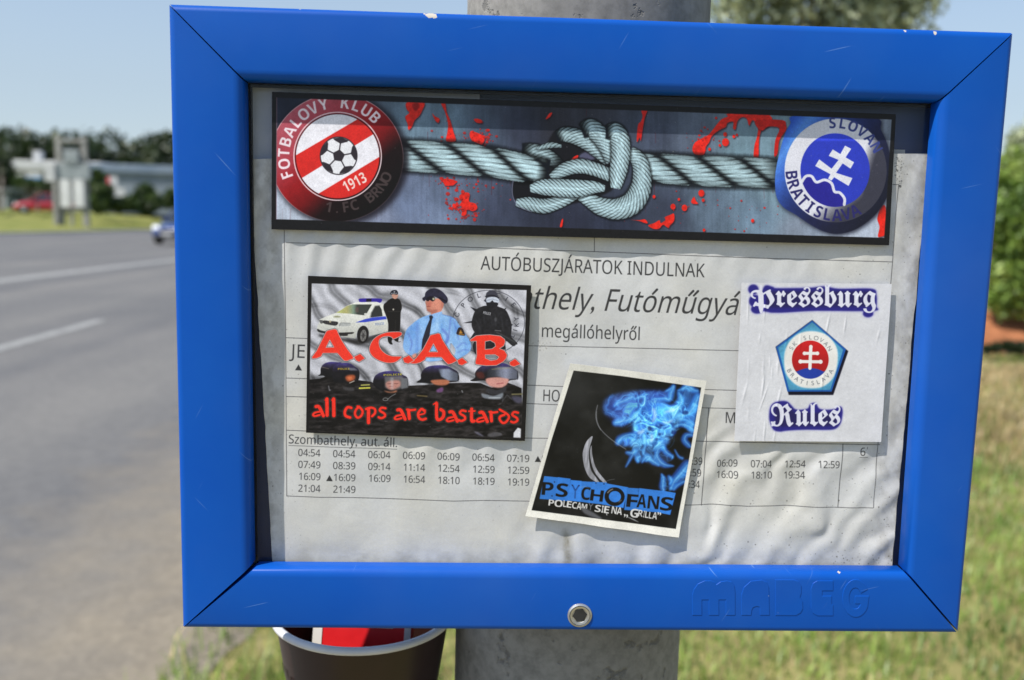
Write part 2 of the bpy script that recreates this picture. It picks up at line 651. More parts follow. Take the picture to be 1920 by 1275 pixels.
# ---- banner sticker: two club badges tied by a knotted rope --------------------------------
def rope_pass(pr, pts, rad, phase=0.0, pitch=88.0, fibre=0.16, fall=(0, 0), gain=1.0, strands=True, tilt=1.0):
    n = 14
    r = np.interp(np.linspace(0, len(pts) - 1, (len(pts) - 1) * n + 1), range(len(pts)), np.broadcast_to(rad, len(pts)))
    p = smooth(pts, n, False)
    q = pr.to(p)
    m = r.max() * pr.k * 1.3 + 4
    x0, x1 = max(int(q[:, 0].min() - m), 0), min(int(q[:, 0].max() + m), pr.w)
    y0, y1 = max(int(q[:, 1].min() - m), 0), min(int(q[:, 1].max() + m), pr.h)
    X, Y = pr.PX[y0:y1, x0:x1], pr.PY[y0:y1, x0:x1]
    best = np.full(X.shape, 1e9)
    S = np.zeros(X.shape)
    D = np.zeros(X.shape)
    RR = np.ones(X.shape)
    L = 0.0
    over = np.zeros(X.shape)
    for i in range(len(p) - 1):
        d = p[i + 1] - p[i]
        l = math.hypot(*d) + 1e-9
        u = d / l
        a = (X - p[i][0]) * u[0] + (Y - p[i][1]) * u[1]
        t = np.clip(a, 0, l)
        ex, ey = X - p[i][0] - u[0] * t, Y - p[i][1] - u[1] * t
        ds = ex * ex + ey * ey
        k = ds < best
        over[k] = (np.maximum(-a, 0) * (i == 0) + np.maximum(a - l, 0) * (i == len(p) - 2))[k]
        best[k] = ds[k]
        S[k] = (L + t)[k]
        D[k] = ((X - p[i][0]) * -u[1] + (Y - p[i][1]) * u[0])[k]
        RR[k] = (r[i] + (r[i + 1] - r[i]) * t / l)[k]
        L += l
    fz = 1 + 0.05 * (vnoise(S * 0.5, D * 0.05, 3) - 0.5)
    T = D / (RR * fz)
    dist = np.sqrt(best) / (RR * fz)
    if strands:
        th = (0.72 * np.clip(T, -1, 1) + 0.28 * np.arcsin(np.clip(T, -1, 1)) * 2 / math.pi) * math.pi / 2
        sx = S / pitch - tilt * th / math.pi * 1.12 + phase
        f = sx % 1.0
        edge = np.minimum(f, 1 - f)
        groove = np.clip(edge / 0.16, 0, 1)
        bulge = 0.55 + 0.45 * np.sqrt(np.clip(1 - (2 * f - 1) ** 2, 0, 1))
        lobes = 1 - 0.16 * np.clip(1 - edge / 0.22, 0, 1)
        inside = np.clip((lobes - dist) * RR * pr.k * 0.8 + 0.5, 0, 1)
        wob = 3.0 * vnoise(S * 0.03, T * 2, 5)
        line = (D - fibre * S * tilt * 0.9 + wob + f * 16 * tilt) / 6.2
    else:
        groove = np.ones_like(T)
        bulge = np.ones_like(T)
        inside = np.clip((1 - dist) * RR * pr.k * 0.8 + 0.5, 0, 1)
        wob = 4.0 * vnoise(S * 0.05, T * 2, 5)
        line = (S * tilt + D * 1.15 + wob) / 8.5
    ln = np.abs((line % 1.0) - 0.5) * 2
    yarn = np.clip((ln - 0.08) / 0.42, 0, 1)
    if strands:
        deep = np.clip(1 - edge / 0.5, 0, 1) ** 1.3 * (0.6 + 0.8 * vnoise(line * 0.999 + 0.5, S * 0.02, 6))
        yarn = 1 - (1 - yarn) * np.clip(0.10 + 0.72 * deep, 0, 0.8)
    else:
        yarn = 1 - (1 - yarn) * (0.20 + 0.42 * np.abs(T) ** 1.2 + 0.20 * vnoise(S * 0.06, T * 2, 6))
    yarn = yarn * (0.86 + 0.28 * vnoise(S * 0.08 + line, D * 0.9, 8))
    fine = 0.93 + 0.14 * vnoise(S * 0.9, D * 1.6, 9)
    inside = inside * np.clip(1 - over / 2.0, 0, 1)
    rnd = np.sqrt(np.clip(1 - T * T, 0, 1))
    sh = (0.35 + 0.65 * rnd ** 0.7) * bulge * yarn * fine
    sh = sh * (0.22 + 0.78 * groove ** (0.8 + 0.5 * vnoise(S * .6, D * .6, 4)))
    if fall[0]:
        sh = sh * np.clip(S / fall[0], 0.05, 1)
    if fall[1]:
        sh = sh * np.clip((L - S) / fall[1], 0.03, 1)
    c = np.array([182, 207, 214.0]) * (sh * gain * 1.06)[..., None]
    lo = np.array([22, 26, 34.0])
    c = np.maximum(c, lo) / 255
    reg = pr.rgb[y0:y1, x0:x1]
    # soft dark contact under the pass
    c2 = np.clip(1.28 - dist, 0, 0.28) / 0.28 * (dist > 0.8) * 0.75 * np.clip(1 - over / 3.0, 0, 1)
    reg[:] = reg * (1 - c2[..., None] * 0.85)
    reg[:] = reg * (1 - inside[..., None]) + np.clip(c, 0, 1) * inside[..., None]


BANNER_Y = 0.0087
BANNER = [(510, 172), (1680, 214), (1667, 460), (509, 430)]


def art_banner():
    pr = Print(BANNER, BANNER_Y)
    pic = [(519, 183), (1672, 224), (1658, 446), (518, 411)]
    pr.rgb[:] = np.array([30, 29, 32]) / 255
    pts = [(530, 400, (196, 194, 212)), (560, 408, (196, 194, 212)), (705, 405, (150, 150, 176)), (520, 190, (46, 48, 66)), (770, 240, (122, 138, 158)),
           (840, 245, (118, 134, 154)), (900, 262, (88, 95, 116)), (985, 235, (62, 63, 81)), (765, 380, (128, 134, 164)), (820, 415, (130, 136, 164)),
           (845, 370, (112, 118, 144)), (930, 400, (76, 78, 100)), (1000, 395, (58, 59, 77)), (1040, 225, (62, 58, 68)), (1100, 215, (66, 64, 76)),
           (1230, 245, (80, 83, 103)), (1300, 255, (108, 112, 132)), (1390, 285, (134, 152, 168)), (1445, 275, (134, 152, 168)), (1255, 400, (72, 74, 93)),
           (1330, 395, (112, 122, 142)), (1420, 400, (128, 142, 164)), (1500, 432, (158, 160, 180)), (1600, 440, (196, 194, 212)), (1450, 365, (136, 152, 168)),
           (1650, 235, (140, 142, 160)), (1660, 430, (190, 188, 205)), (1150, 425, (58, 60, 80)), (1060, 420, (57, 57, 76)), (700, 300, (60, 48, 64))]
    f = field(pts, 3.0)

    def cloth(X, Y):
        c = f(X, Y)
        n = fbm(X / 22, Y / 30, 4, 21) - 0.5
        w = 0.5 * np.sin(X * 2.1) * np.sin(Y * 2.1)
        v = fbm(X / 5, Y / 90, 3, 5) - 0.5
        c = c * np.array([.93, .985, .97])
        return np.clip(c * (1 + 0.22 * n + 0.05 * w + 0.16 * v)[..., None], 0, 255)
    pr.poly(pic, cloth)
    # faint stains running down the cloth
    g = np.random.default_rng(5)
    for x in list(g.uniform(760, 1450, 26)) + [788, 1203, 1230, 1217, 530, 545, 706]:
        y0 = g.uniform(190, 360) if x > 720 else 392
        pr.stroke([(x, y0), (x + g.uniform(-1, 1), y0 + g.uniform(12, 46))], g.uniform(0.6, 1.6), (96, 34, 44), g.uniform(0.15, 0.5))
    RED = (226, 50, 38)

    def blood(pts, sm=5, col=RED):
        p = smooth(pts, sm) if sm else np.asarray(pts, float)
        pr.poly(p + (1.5, 2.5), (40, 10, 18), 0.55, 1.0)
        pr.poly(p, lambda X, Y: np.array(col, float) * (0.86 + 0.28 * fbm(X / 5, Y / 5, 2, 77))[..., None])
    c2 = lambda q: crop(740, 160, 4.5525, q)
    c3 = lambda q: crop(1040, 170, 4.5525, q)
    c4 = lambda q: crop(1300, 190, 4.5525, q)
    blood(c2([(100, 150), (180, 140), (255, 150), (235, 215), (210, 260), (170, 300), (150, 350), (118, 380), (110, 330), (90, 270), (125, 235), (100, 200)]))
    pr.poly(smooth(c2([(150, 165), (200, 150), (210, 190), (170, 220)])), (120, 24, 24), .6, 1)
    blood(c2([(395, 150), (430, 150), (445, 230), (475, 300), (500, 390), (520, 475), (440, 475), (450, 400), (455, 330), (430, 230)]))
    blood(c2([(320, 240), (345, 265), (382, 285), (375, 318), (350, 305)]))
    blood(c2([(675, 290), (710, 285), (745, 300), (740, 322), (700, 318)]))
    blood(c2([(650, 390), (690, 400), (740, 420), (770, 440), (750, 505), (700, 490), (660, 470), (640, 430)]))
    blood(c2([(410, 800), (470, 800), (520, 815), (510, 848), (450, 858), (420, 840)]))
    blood(c2([(590, 915), (640, 925), (635, 990), (690, 1010), (705, 1050), (670, 1075), (620, 1060), (610, 1105), (570, 1110), (580, 1050), (555, 1020), (575, 985), (550, 950)]))
    blood(c2([(498, 1010), (528, 1020), (520, 1048), (495, 1040)]))
    blood(c2([(1490, 660), (1530, 610), (1568, 598), (1545, 650), (1500, 680)]))
    blood(c2([(1288, 290), (1320, 240), (1345, 235), (1325, 270)]))
    blood(c2([(1410, 1205), (1425, 1150), (1438, 1140), (1430, 1205)]), 3)
    blood(c3([(740, 165), (790, 165), (780, 200), (765, 250), (750, 340), (735, 430), (725, 400), (705, 440), (700, 400), (712, 290), (735, 265), (750, 215)]), 3, (206, 44, 38))
    blood(c3([(1490, 195), (1830, 205), (1830, 300), (1770, 330), (1745, 420), (1738, 580), (1700, 578), (1705, 470), (1725, 400), (1735, 310), (1690, 250),
              (1660, 300), (1640, 240), (1600, 225), (1560, 260), (1545, 330), (1522, 320), (1525, 265), (1475, 275), (1460, 310), (1400, 340), (1340, 390),
              (1320, 440), (1290, 480), (1275, 545), (1200, 545), (1175, 500), (1200, 440), (1270, 400), (1320, 370), (1390, 280), (1430, 240), (1480, 220)]), 3)
    blood(c4([(540, 160), (760, 160), (790, 200), (790, 250), (735, 330), (720, 440), (690, 470), (700, 330), (735, 230), (640, 215), (590, 250), (540, 215)]), 3, (200, 40, 34))
    for cx, cy, r in ((1458, 440, 30), (1252, 875, 26), (1268, 935, 13), (1108, 1000, 24), (1410, 467, 11), (1530, 390, 13), (1555, 378, 10), (1455, 372, 16), (1010, 990, 22), (848, 905, 13), (1060, 928, 11), (1690, 1110, 14), (1275, 1190, 12), (1322, 500, 12)):
        blood(c3(oval(cx, cy, r, r * 1.15, 9)), 3)
    blood(c3([(1190, 905), (1205, 940), (1225, 965), (1180, 965), (1165, 945)]))
    blood(c3([(645, 1102), (720, 1105), (770, 1098), (795, 1130), (770, 1130), (720, 1112)]), 4)
    blood(c3([(798, 1150), (850, 1130), (895, 1105), (905, 1130), (945, 1105), (940, 1080), (985, 1060), (1018, 1050), (1020, 1110), (985, 1150), (970, 1172), (925, 1145), (890, 1178), (840, 1178)]), 4)
    blood(c4([(1600, 910), (1640, 900), (1640, 1120), (1600, 1155), (1575, 1150), (1590, 1070), (1570, 1000)]), 4)
    for (cx, cy, sx, sy, n, hi) in ((885, 258, 22, 12, 30, 2.4), (905, 256, 12, 9, 28, 2.6), (880, 345, 26, 9, 46, 2.2), (862, 388, 22, 16, 70, 3.4), (838, 334, 16, 7, 24, 3.0), (828, 255, 14, 10, 12, 1.8),
                                    (1318, 258, 22, 22, 24, 2.2), (1420, 400, 40, 26, 26, 1.5), (1250, 395, 40, 22, 16, 1.6), (960, 350, 30, 20, 8, 1.4)):
        for _ in range(n):
            r = hi * g.random() ** 2.2 + 0.5
            x, y = g.normal(cx, sx), g.normal(cy, sy)
            pr.poly(oval(x + .6, y + 1, r, r, 7), (40, 10, 18), .4)
            pr.poly(oval(x, y, r * g.uniform(.8, 1.4), r, 7), (214, 48, 42), g.uniform(.5, 1))
    # ---- rope
    dark = smooth(c2([(1020, 820), (1140, 780), (1280, 540), (1400, 380), (1700, 520), (1850, 640), (1850, 900), (1300, 1060), (1150, 1040), (1030, 980), (1005, 900)]))
    pr.poly(dark, (26, 25, 30), 0.95, 1.5)
    pr.poly(smooth(c2([(1575, 600), (1640, 565), (1720, 570), (1750, 600), (1680, 640), (1590, 650)])), (92, 92, 116), 1, 1.2)
    blood(c2([(1490, 660), (1530, 610), (1568, 598), (1545, 650), (1500, 680)]))
    rope_pass(pr, c2([(1090, 560), (1200, 570), (1320, 620), (1430, 690)]), [13, 15, 14, 8], fall=(20, 30), strands=False, gain=.85)
    rope_pass(pr, c2([(1220, 540), (1330, 510), (1420, 520)]), [3, 6, 3], strands=False, gain=.8)
    rope_pass(pr, [(742, 291), (800, 294), (860, 298), (920, 304), (975, 314), (1028, 322)], [29, 30, 30, 29, 27, 22], phase=0.42, pitch=84, fall=(26, 22))
    rope_pass(pr, [(1196, 314), (1240, 316), (1300, 320), (1360, 322), (1420, 324), (1480, 328)], [27, 28, 29, 29, 28, 27], phase=0.1, pitch=78, fall=(10, 50), gain=.95)
    rope_pass(pr, c3([(20, 400), (90, 375), (200, 400), (330, 480), (460, 590)]), [10, 14, 15, 14, 12], strands=False, gain=.9, fall=(14, 0))
    rope_pass(pr, c3([(235, 345), (310, 320), (400, 400), (460, 500), (500, 600)]), [13, 17, 17, 16, 14], strands=False, gain=.95, fall=(16, 0))
    rope_pass(pr, c3([(640, 520), (720, 600), (745, 720), (730, 850), (660, 960), (540, 1010), (400, 990), (290, 930), (190, 880)]), [11, 15, 17, 20, 21, 20, 17, 13, 8], strands=False, gain=.97)
    rope_pass(pr, c2([(1340, 790), (1450, 720), (1580, 690), (1720, 720), (1840, 770)]), [8, 13, 14, 13, 12], strands=False, tilt=-1, gain=.95)
    rope_pass(pr, c2([(1040, 1000), (1140, 1010), (1280, 1030), (1420, 990), (1560, 930)]), [7, 13, 14, 12, 7], strands=False, tilt=-1, gain=.95)
    rope_pass(pr, c2([(1160, 880), (1260, 870), (1400, 875), (1560, 880), (1700, 870), (1790, 880)]), [7, 15, 17, 17, 12, 6], strands=False, tilt=-1)
    rope_pass(pr, c3([(440, 350), (520, 355), (560, 440), (562, 560), (545, 680), (520, 830)]), [12, 17, 18, 18, 17, 10], strands=False, fall=(14, 0))
    pr.stroke(smooth(c2([(1012, 810), (1003, 900), (1020, 980), (1070, 1040), (1170, 1080)]), 6, False), 1.2, (150, 150, 175), .7)
    # ---- left badge
    cx, cy = 631.5, 296
    ring = oval(cx, cy, 124.5, 119.5, 120)
    pr.poly(oval(cx + 5, cy + 3, 130, 124, 90), (18, 12, 18), .75, 5)

    def rim(X, Y):
        d = ((X - cx) * 0.66 + (Y - cy) * 0.75) / 120
        c = np.stack([np.interp(d, [-1, -.45, -.1, .2, .5, .9], [186, 176, 158, 120, 34, 26]),
                      np.interp(d, [-1, -.45, -.1, .2, .5, .9], [96, 70, 34, 26, 20, 22]),
                      np.interp(d, [-1, -.45, -.1, .2, .5, .9], [110, 82, 38, 28, 20, 22])], -1)
        return c * (0.94 + 0.12 * fbm(X / 8, Y / 8, 3, 2))[..., None]
    fr = np.array(pic, float)
    pr.poly(ring, rim)
    pr.stroke(np.vstack([ring, ring[:1]]), 1.4, (214, 170, 176), 1, mul=lambda X, Y: np.clip(0.62 - ((X - cx) * .5 + (Y - cy) * .8) / 170, .18, 1))
    pr.poly(oval(633, 293, 83, 83.5, 90), (236, 214, 218), 1, holes=[oval(633, 293, 81, 81.5, 90)])
    pr.poly(oval(633, 293, 80, 80.5, 90), (72, 20, 24))
    inner = oval(633, 293, 78.2, 78.7, 90)
    c1 = lambda q: crop(500, 160, 4.5525, q)

    def stripes(X, Y):
        U, V = (X - 500) * 4.5525, (Y - 160) * 4.5525
        s1 = V - (600 - (U - 245) * 310 / 530)
        s2 = V - (785 - (U - 310) * 365 / 595)
        s3 = V - (920 - (U - 450) * 305 / 505)
        a = lambda s: np.clip(s / 4 + .5, 0, 1)
        red = a(s1) - a(s2) + a(s3)
        W = np.array([236, 234, 240.0])
        Rd = np.array([216, 52, 46.0])
        return (W + (Rd - W) * red[..., None]) * (0.97 + .06 * fbm(X / 6, Y / 6, 2, 4))[..., None]
    pr.poly(inner, stripes)
    # football
    bx, by, br = 635, 292, 35.5
    INK = (58, 52, 58)
    pr.poly(oval(bx, by, br, br + .6, 60), INK)
    ball = oval(bx, by, br - 2, br - 1.4, 60)
    pr.poly(ball, (234, 234, 238))
    pent = [(bx + 12 * math.cos(math.radians(a)), by + 12 * math.sin(math.radians(a))) for a in (-82, -10, 62, 134, 206)]
    pr.poly(pent, INK)
    hexv = []
    for k, a in enumerate((-82, -10, 62, 134, 206)):
        q = np.array([math.cos(math.radians(a)), math.sin(math.radians(a))])
        c0 = np.array([bx, by])
        pr.stroke([c0 + q * 12, c0 + q * 24], 2.2, INK)
        hexv.append(c0 + q * 24)
        for sgn in (-1, 1):
            b = math.radians(a + sgn * 22)
            pr.stroke([c0 + q * 24, c0 + np.array([math.cos(b), math.sin(b)]) * 31], 2.0, INK)
        bl = [c0 + np.array([math.cos(math.radians(a + d)), math.sin(math.radians(a + d))]) * r for d, r in ((-23, 30.5), (-26, 34), (0, 35), (26, 34), (23, 30.5), (0, 24.5))]
        pr.poly(bl, INK)
    pr.arc_text(bold('FOTBALOVY KLUB'), 633, 293, 90.5, 90.5, 160, 314, 21.5, (238, 222, 228), wide=.95, ref=bold('H'))
    pr.stroke([crop(500, 160, 4.5525, (505, 118))[0], crop(500, 160, 4.5525, (530, 95))[0]], 3, (238, 222, 228))
    pr.arc_text(bold('1.FC BRNO'), 633, 293, 109, 106, 100, 24, 19.5, (84, 72, 72), inward=True, ref=bold('H'), alpha=.85)
    pr.text(bold('1913'), c1([(680, 912)])[0], c1([(862, 818)])[0], 20, (240, 220, 214), ref=bold('1'))
    # ---- right badge
    body = smooth(c4([(885, 120), (830, 190), (785, 270), (740, 420), (705, 580), (697, 700), (712, 820), (770, 905), (870, 965), (980, 1040), (1100, 1105), (1230, 1132),
                      (1380, 1095), (1520, 1000), (1620, 880), (1680, 730), (1690, 560), (1660, 380), (1600, 240), (1540, 140)]), 5)
    pr.poly(body + (2, 3), (20, 20, 34), .8, 4)

    def puck(X, Y):
        U, V = (X - 1300) * 4.5525, (Y - 190) * 4.5525
        d = ((U - 1200) * .8 + (V - 560) * .6) / 520
        base = np.stack([np.interp(d, [-1, -.8, -.6, -.2, .2, .6, 1], [52, 96, 70, 44, 40, 38, 34]),
                         np.interp(d, [-1, -.8, -.6, -.2, .2, .6, 1], [96, 150, 112, 60, 44, 40, 36]),
                         np.interp(d, [-1, -.8, -.6, -.2, .2, .6, 1], [196, 226, 200, 120, 82, 62, 52])], -1)
        return base * (0.95 + .1 * fbm(X / 7, Y / 7, 2, 6))[..., None]
    pr.poly(body, puck)

    def white_ring(X, Y):
        U, V = (X - 1300) * 4.5525, (Y - 190) * 4.5525
        d = ((U - 1215) * .62 + (V - 590) * .78) / 440
        e = ((U - 1215) * .95 + (V - 590) * .3) / 440
        k = np.minimum(np.interp(d, [.35, .75], [1, .2]), np.interp(e, [.42, .66], [1, .2]))
        return np.array([222, 222, 230.0]) * k[..., None] + np.array([30, 30, 44.0]) * (1 - k[..., None])
    oc, ic = c4([(1215, 590)])[0], c4([(1210, 587)])[0]
    k = 1 / 4.5525
    pr.poly(oval(*oc, 436 * k, 443 * k, 100), white_ring)
    pr.poly(oval(*ic, 296 * k, 314 * k, 100), lambda X, Y: np.array([52, 66, 178.0]) * np.interp(Y, [240, 262, 266, 390], [1.35, 1.3, 1.06, 1.06])[..., None])
    hill = smooth(c4([(925, 690), (960, 640), (1010, 640), (1050, 690), (1120, 670), (1180, 700), (1205, 770), (1250, 780), (1290, 830), (1288, 882)]), 5, False)
    cr2 = oval(*ic, 296 * k, 314 * k, 200)
    a = np.degrees(np.arctan2(cr2[:, 1] - ic[1], cr2[:, 0] - ic[0]))
    low = cr2[(a > 74) & (a < 160)]
    low = low[np.argsort(np.degrees(np.arctan2(low[:, 1] - ic[1], low[:, 0] - ic[0])))]
    pr.poly(np.vstack([hill, low]), (50, 46, 150))
    pr.stroke(hill, 5.2, (222, 222, 232))
    cross = c4([(1295, 378), (1348, 405), (1300, 478), (1372, 520), (1342, 575), (1275, 530), (1218, 610), (1358, 655), (1325, 722), (1202, 648), (1180, 676), (1150, 660),
                (1170, 622), (1040, 552), (1075, 495), (1180, 575), (1240, 500), (1155, 465), (1190, 410), (1255, 450)])
    pr.poly(cross, (226, 226, 234))
    pr.arc_text(bold('SLOVAN'), *oc, 352 * k, 362 * k, 266, 331, 20, (64, 74, 138), ref=bold('H'), wide=.9)
    pr.arc_text(bold('BRATISLAVA'), *oc, 428 * k, 432 * k, 174, 64, 22, (52, 50, 110), inward=True, ref=bold('H'), wide=.9)
    # border over everything, dust
    o = np.array(BANNER, float)
    c = o.mean(0)
    pr.poly(c + (o - c) * 1.2, lambda X, Y: np.array([31, 30, 32.0]) * (0.9 + .3 * fbm(X / 4, Y / 4, 3, 9))[..., None], holes=[pic])
    pr.stroke([pic[3], pic[0]], 1.2, (150, 120, 135), .8)
    specks(pr, 260, (512, 176, 1676, 456), (0.25, .7), [(190, 190, 190), (150, 150, 150), (215, 210, 200)], (.2, .6), 3)
    pr.rgb[:] = np.clip(pr.rgb, 0, 1) ** 1.12
    pr.finish(.0, .08, 3)
    specks(pr, 240, (1000, 180, 1300, 420), (0.25, .7), [(160, 160, 165)], (.2, .5), 4)
    return pr


# ---- rectangular police sticker ----------------------------------------------------------
POLICE = [(577.5, 517), (996, 535), (984.2, 826.8), (573.8, 811.3)]


def art_police():
    pr = Print(POLICE, BANNER_Y)
    pic = [(584.6, 531.4), (987.4, 544), (976.6, 821.3), (578.5, 808)]
    c3 = lambda q: crop(580, 530, 7.967, q)
    c4 = lambda q: crop(780, 530, 7.967, q)
    h1 = lambda q: crop(580, 670, 9.143, q)
    h2 = lambda q: crop(780, 670, 9.143, q)

    def silk(X, Y):
        u = (X - 580) * 0.80 - (Y - 530) * 0.9
        w = 30 * (fbm(X / 95, Y / 95, 3, 31) - .5) + 7 * np.sin((X + Y) / 46)
        p = (u + w * 1.7) / 62.0
        a = np.abs((p % 1) - .5) * 2
        fold = np.exp(-((a - .12) / .16) ** 2) * (0.5 + .7 * fbm(X / 60, Y / 60, 2, 7))
        hi = np.exp(-((a - .55) / .25) ** 2)
        q = (u * .6 - w * 2.2) / 39.0
        b = np.abs((q % 1) - .5) * 2
        f2 = np.exp(-((b - .1) / .13) ** 2) * np.clip(fbm(X / 50 + 9, Y / 50, 2, 17) * 2 - .8, 0, 1)
        v = 182 + 24 * hi - 74 * fold - 52 * f2 + 26 * (fbm(X / 26, Y / 26, 3, 3) - .5)
        return np.clip(v, 40, 226)[..., None] * np.array([.985, .985, 1.02])
    pr.poly(pic, silk)
    WHITE = (222, 222, 214)
    # the white patrol car
    pr.poly(smooth(c3([(150, 770), (300, 800), (700, 850), (900, 800), (1180, 720), (1180, 790), (960, 860), (760, 925), (600, 900), (400, 840), (170, 810)])), (38, 36, 36), .85, 2)
    body = c3([(112, 690), (122, 640), (148, 600), (150, 552), (260, 502), (400, 450), (480, 398), (560, 345), (620, 320), (690, 295), (760, 286), (1000, 290), (1115, 322), (1150, 500), (1178, 610),
               (1178, 735), (900, 795), (890, 735), (850, 650), (800, 640), (740, 680), (705, 760), (690, 835), (560, 818), (430, 797), (250, 762), (130, 742)])

    def carwhite(X, Y):
        V = (Y - 530) * 7.967
        return np.array(WHITE, float) * np.interp(V, [290, 450, 560, 640, 820], [1.02, 1.0, .98, .93, .80])[..., None] * (.97 + .06 * fbm(X / 6, Y / 6, 2, 3))[..., None]
    pr.poly(body, carwhite)
    pr.poly(c3([(400, 450), (490, 400), (560, 348), (640, 325), (935, 325), (840, 490), (600, 462)]), lambda X, Y: np.stack([np.interp((X - 580) * 7.967, [420, 560, 660, 720], [176, 178, 130, 66]),
                                                                                                                         np.interp((X - 580) * 7.967, [420, 560, 660, 720], [182, 172, 150, 70]),
                                                                                                                         np.interp((X - 580) * 7.967, [420, 560, 660, 720], [112, 116, 132, 66])], -1))
    pr.poly(c3([(690, 370), (735, 370), (735, 440), (690, 440)]), (112, 88, 84), .6, .6)
    pr.poly(c3([(915, 520), (930, 450), (985, 350), (1050, 345), (1080, 400), (1095, 500)]), (56, 58, 56))
    pr.stroke(c3([(905, 520), (925, 445), (980, 345), (1060, 335)]), .8, (60, 60, 60), .7)
    pr.poly(c3([(690, 595), (830, 545), (950, 520), (1140, 502), (1155, 545), (980, 568), (840, 590)]), (62, 78, 190))
    pr.text(bold('POLICIE'), c3([(985, 640)])[0], c3([(1120, 625)])[0], 4.6, (112, 130, 178), alpha=.8)
    pr.poly(smooth(c3([(740, 245), (800, 235), (1060, 238), (1082, 275), (1050, 300), (990, 285), (770, 290), (742, 270)])), (58, 46, 150))
    pr.poly(c3([(850, 240), (930, 240), (925, 285), (850, 285)]), (28, 26, 44))
    pr.poly(smooth(c3([(150, 560), (205, 565), (205, 600), (170, 610)])), (96, 96, 96))
    pr.poly(smooth(c3([(215, 565), (300, 572), (425, 588), (400, 640), (300, 630), (210, 605)])), (52, 50, 52))
    for x in (240, 270, 300, 330, 360, 390):
        pr.stroke(c3([(x, 572), (x - 4, 628)]), .5, (120, 120, 120), .6)
    pr.poly(smooth(c3([(295, 570), (325, 570), (320, 595), (300, 592)])), (170, 160, 130))
    pr.poly(smooth(c3([(455, 600), (560, 598), (612, 608), (600, 645), (450, 648)])), (176, 178, 176))
    pr.stroke(c3([(450, 648), (470, 600), (612, 606)]), .7, (110, 110, 110))
    pr.poly(smooth(c3([(355, 515), (400, 495), (450, 500), (470, 512), (430, 520)])), (128, 128, 92), .8, .5)
    pr.poly(c3([(205, 660), (330, 685), (320, 715), (200, 700)]), (196, 196, 190))
    pr.poly(smooth(c3([(122, 690), (200, 720), (420, 745), (655, 740), (640, 765), (580, 770), (560, 795), (420, 790), (240, 760), (135, 735)])), (48, 46, 46))
    pr.poly(oval(*c3([(800, 775)])[0], 88 / 7.967, 132 / 7.967, 48, .12), (38, 36, 36))
    pr.poly(oval(*c3([(806, 790)])[0], 46 / 7.967, 88 / 7.967, 40, .12), (120, 118, 116))
    pr.poly(oval(*c3([(806, 790)])[0], 20 / 7.967, 36 / 7.967, 30, .12), (72, 70, 70))
    for a in range(6):
        q = c3([(806, 790)])[0]
        pr.stroke([q, q + (4.6 * math.cos(a * 1.05), 9.5 * math.sin(a * 1.05))], 1.1, (66, 64, 64), .8)
    pr.poly(smooth(c3([(820, 460), (855, 455), (850, 485), (825, 485)])), (206, 206, 200))
    # constable in black beside the car
    pr.poly(smooth(c3([(1110, 330), (1150, 290), (1225, 235), (1330, 240), (1370, 300), (1382, 380), (1365, 450), (1360, 620), (1345, 780), (1330, 880), (1370, 870), (1340, 890), (1280, 870), (1250, 830),
                       (1230, 880), (1245, 920), (1200, 915), (1170, 840), (1180, 620), (1140, 480), (1110, 400)]), 4), (34, 32, 32))
    pr.stroke(c3([(1180, 430), (1360, 430)]), .9, (70, 66, 62), .8)
    pr.stroke(c3([(1290, 560), (1280, 800)]), .7, (70, 66, 62), .6)
    pr.poly(oval(*c3([(1255, 400)])[0], 1.6, 1.8, 10), (196, 190, 176))
    pr.poly(smooth(c3([(1235, 175), (1320, 175), (1318, 220), (1285, 245), (1245, 225)])), (196, 150, 132))
    pr.poly(smooth(c3([(1210, 150), (1240, 115), (1300, 112), (1325, 150), (1310, 180), (1260, 172), (1215, 178)])), (36, 38, 48))
    for x in range(1225, 1310, 22):
        pr.poly(c3([(x, 155), (x + 11, 150), (x + 11, 165), (x, 170)]), (216, 216, 216))
    pr.poly(c3([(1255, 130), (1285, 130), (1270, 150)]), (200, 200, 205))
    # round police seal
    sc_, srx, sry = c4([(1085, 592)])[0], 537 / 7.967, 478 / 7.967
    seal = oval(*sc_, srx, sry, 110)
    pr.stroke(np.vstack([seal, seal[:1]]), .95, (52, 52, 60), .95)
    pr.arc_text('POLICIE', *sc_, srx * .815, sry * .815, 217, 322, 8.6, (48, 48, 56), ref='H', wide=1.05)
    pr.arc_text('ČESKÉ', *sc_, srx * .845, sry * .84, 195, 130, 8.6, (48, 48, 56), ref='H', inward=False, wide=1.0)
    pr.arc_text('REPUBLIKY', *sc_, srx * .845, sry * .835, 100, -8, 8.6, (48, 48, 56), ref='H', inward=True, wide=1.0)
    for q in ([(808, 358), (905, 395), (880, 430)], [(690, 605), (850, 568), (850, 600)], [(800, 850), (870, 740), (920, 770)], [(1355, 370), (1305, 400), (1325, 425)], [(1450, 630), (1420, 610), (1420, 650)]):
        pr.poly(c4(q), (40, 40, 46))
    # officer in a blue shirt
    shirt = smooth(c4([(-190, 900), (-150, 720), (-60, 620), (30, 550), (120, 505), (240, 470), (375, 430), (400, 475), (520, 505), (590, 550), (650, 640), (740, 770), (800, 860), (825, 960), (790, 1040), (700, 1100),
                       (600, 1150), (570, 1110), (590, 1000), (520, 900), (500, 1000), (470, 1120), (300, 1170), (130, 1160), (80, 1000), (20, 1050), (-40, 1090), (-130, 1060), (-185, 990)]), 4)

    def blue(X, Y):
        n = fbm(X / 9, Y / 14, 4, 12)
        m = fbm(X / 26, Y / 22, 2, 19)
        return np.stack([112 + 66 * (n - .3) + 30 * m, 162 + 50 * (n - .3) + 24 * m, 222 + 22 * n], -1) * (.93 + .1 * m)[..., None]
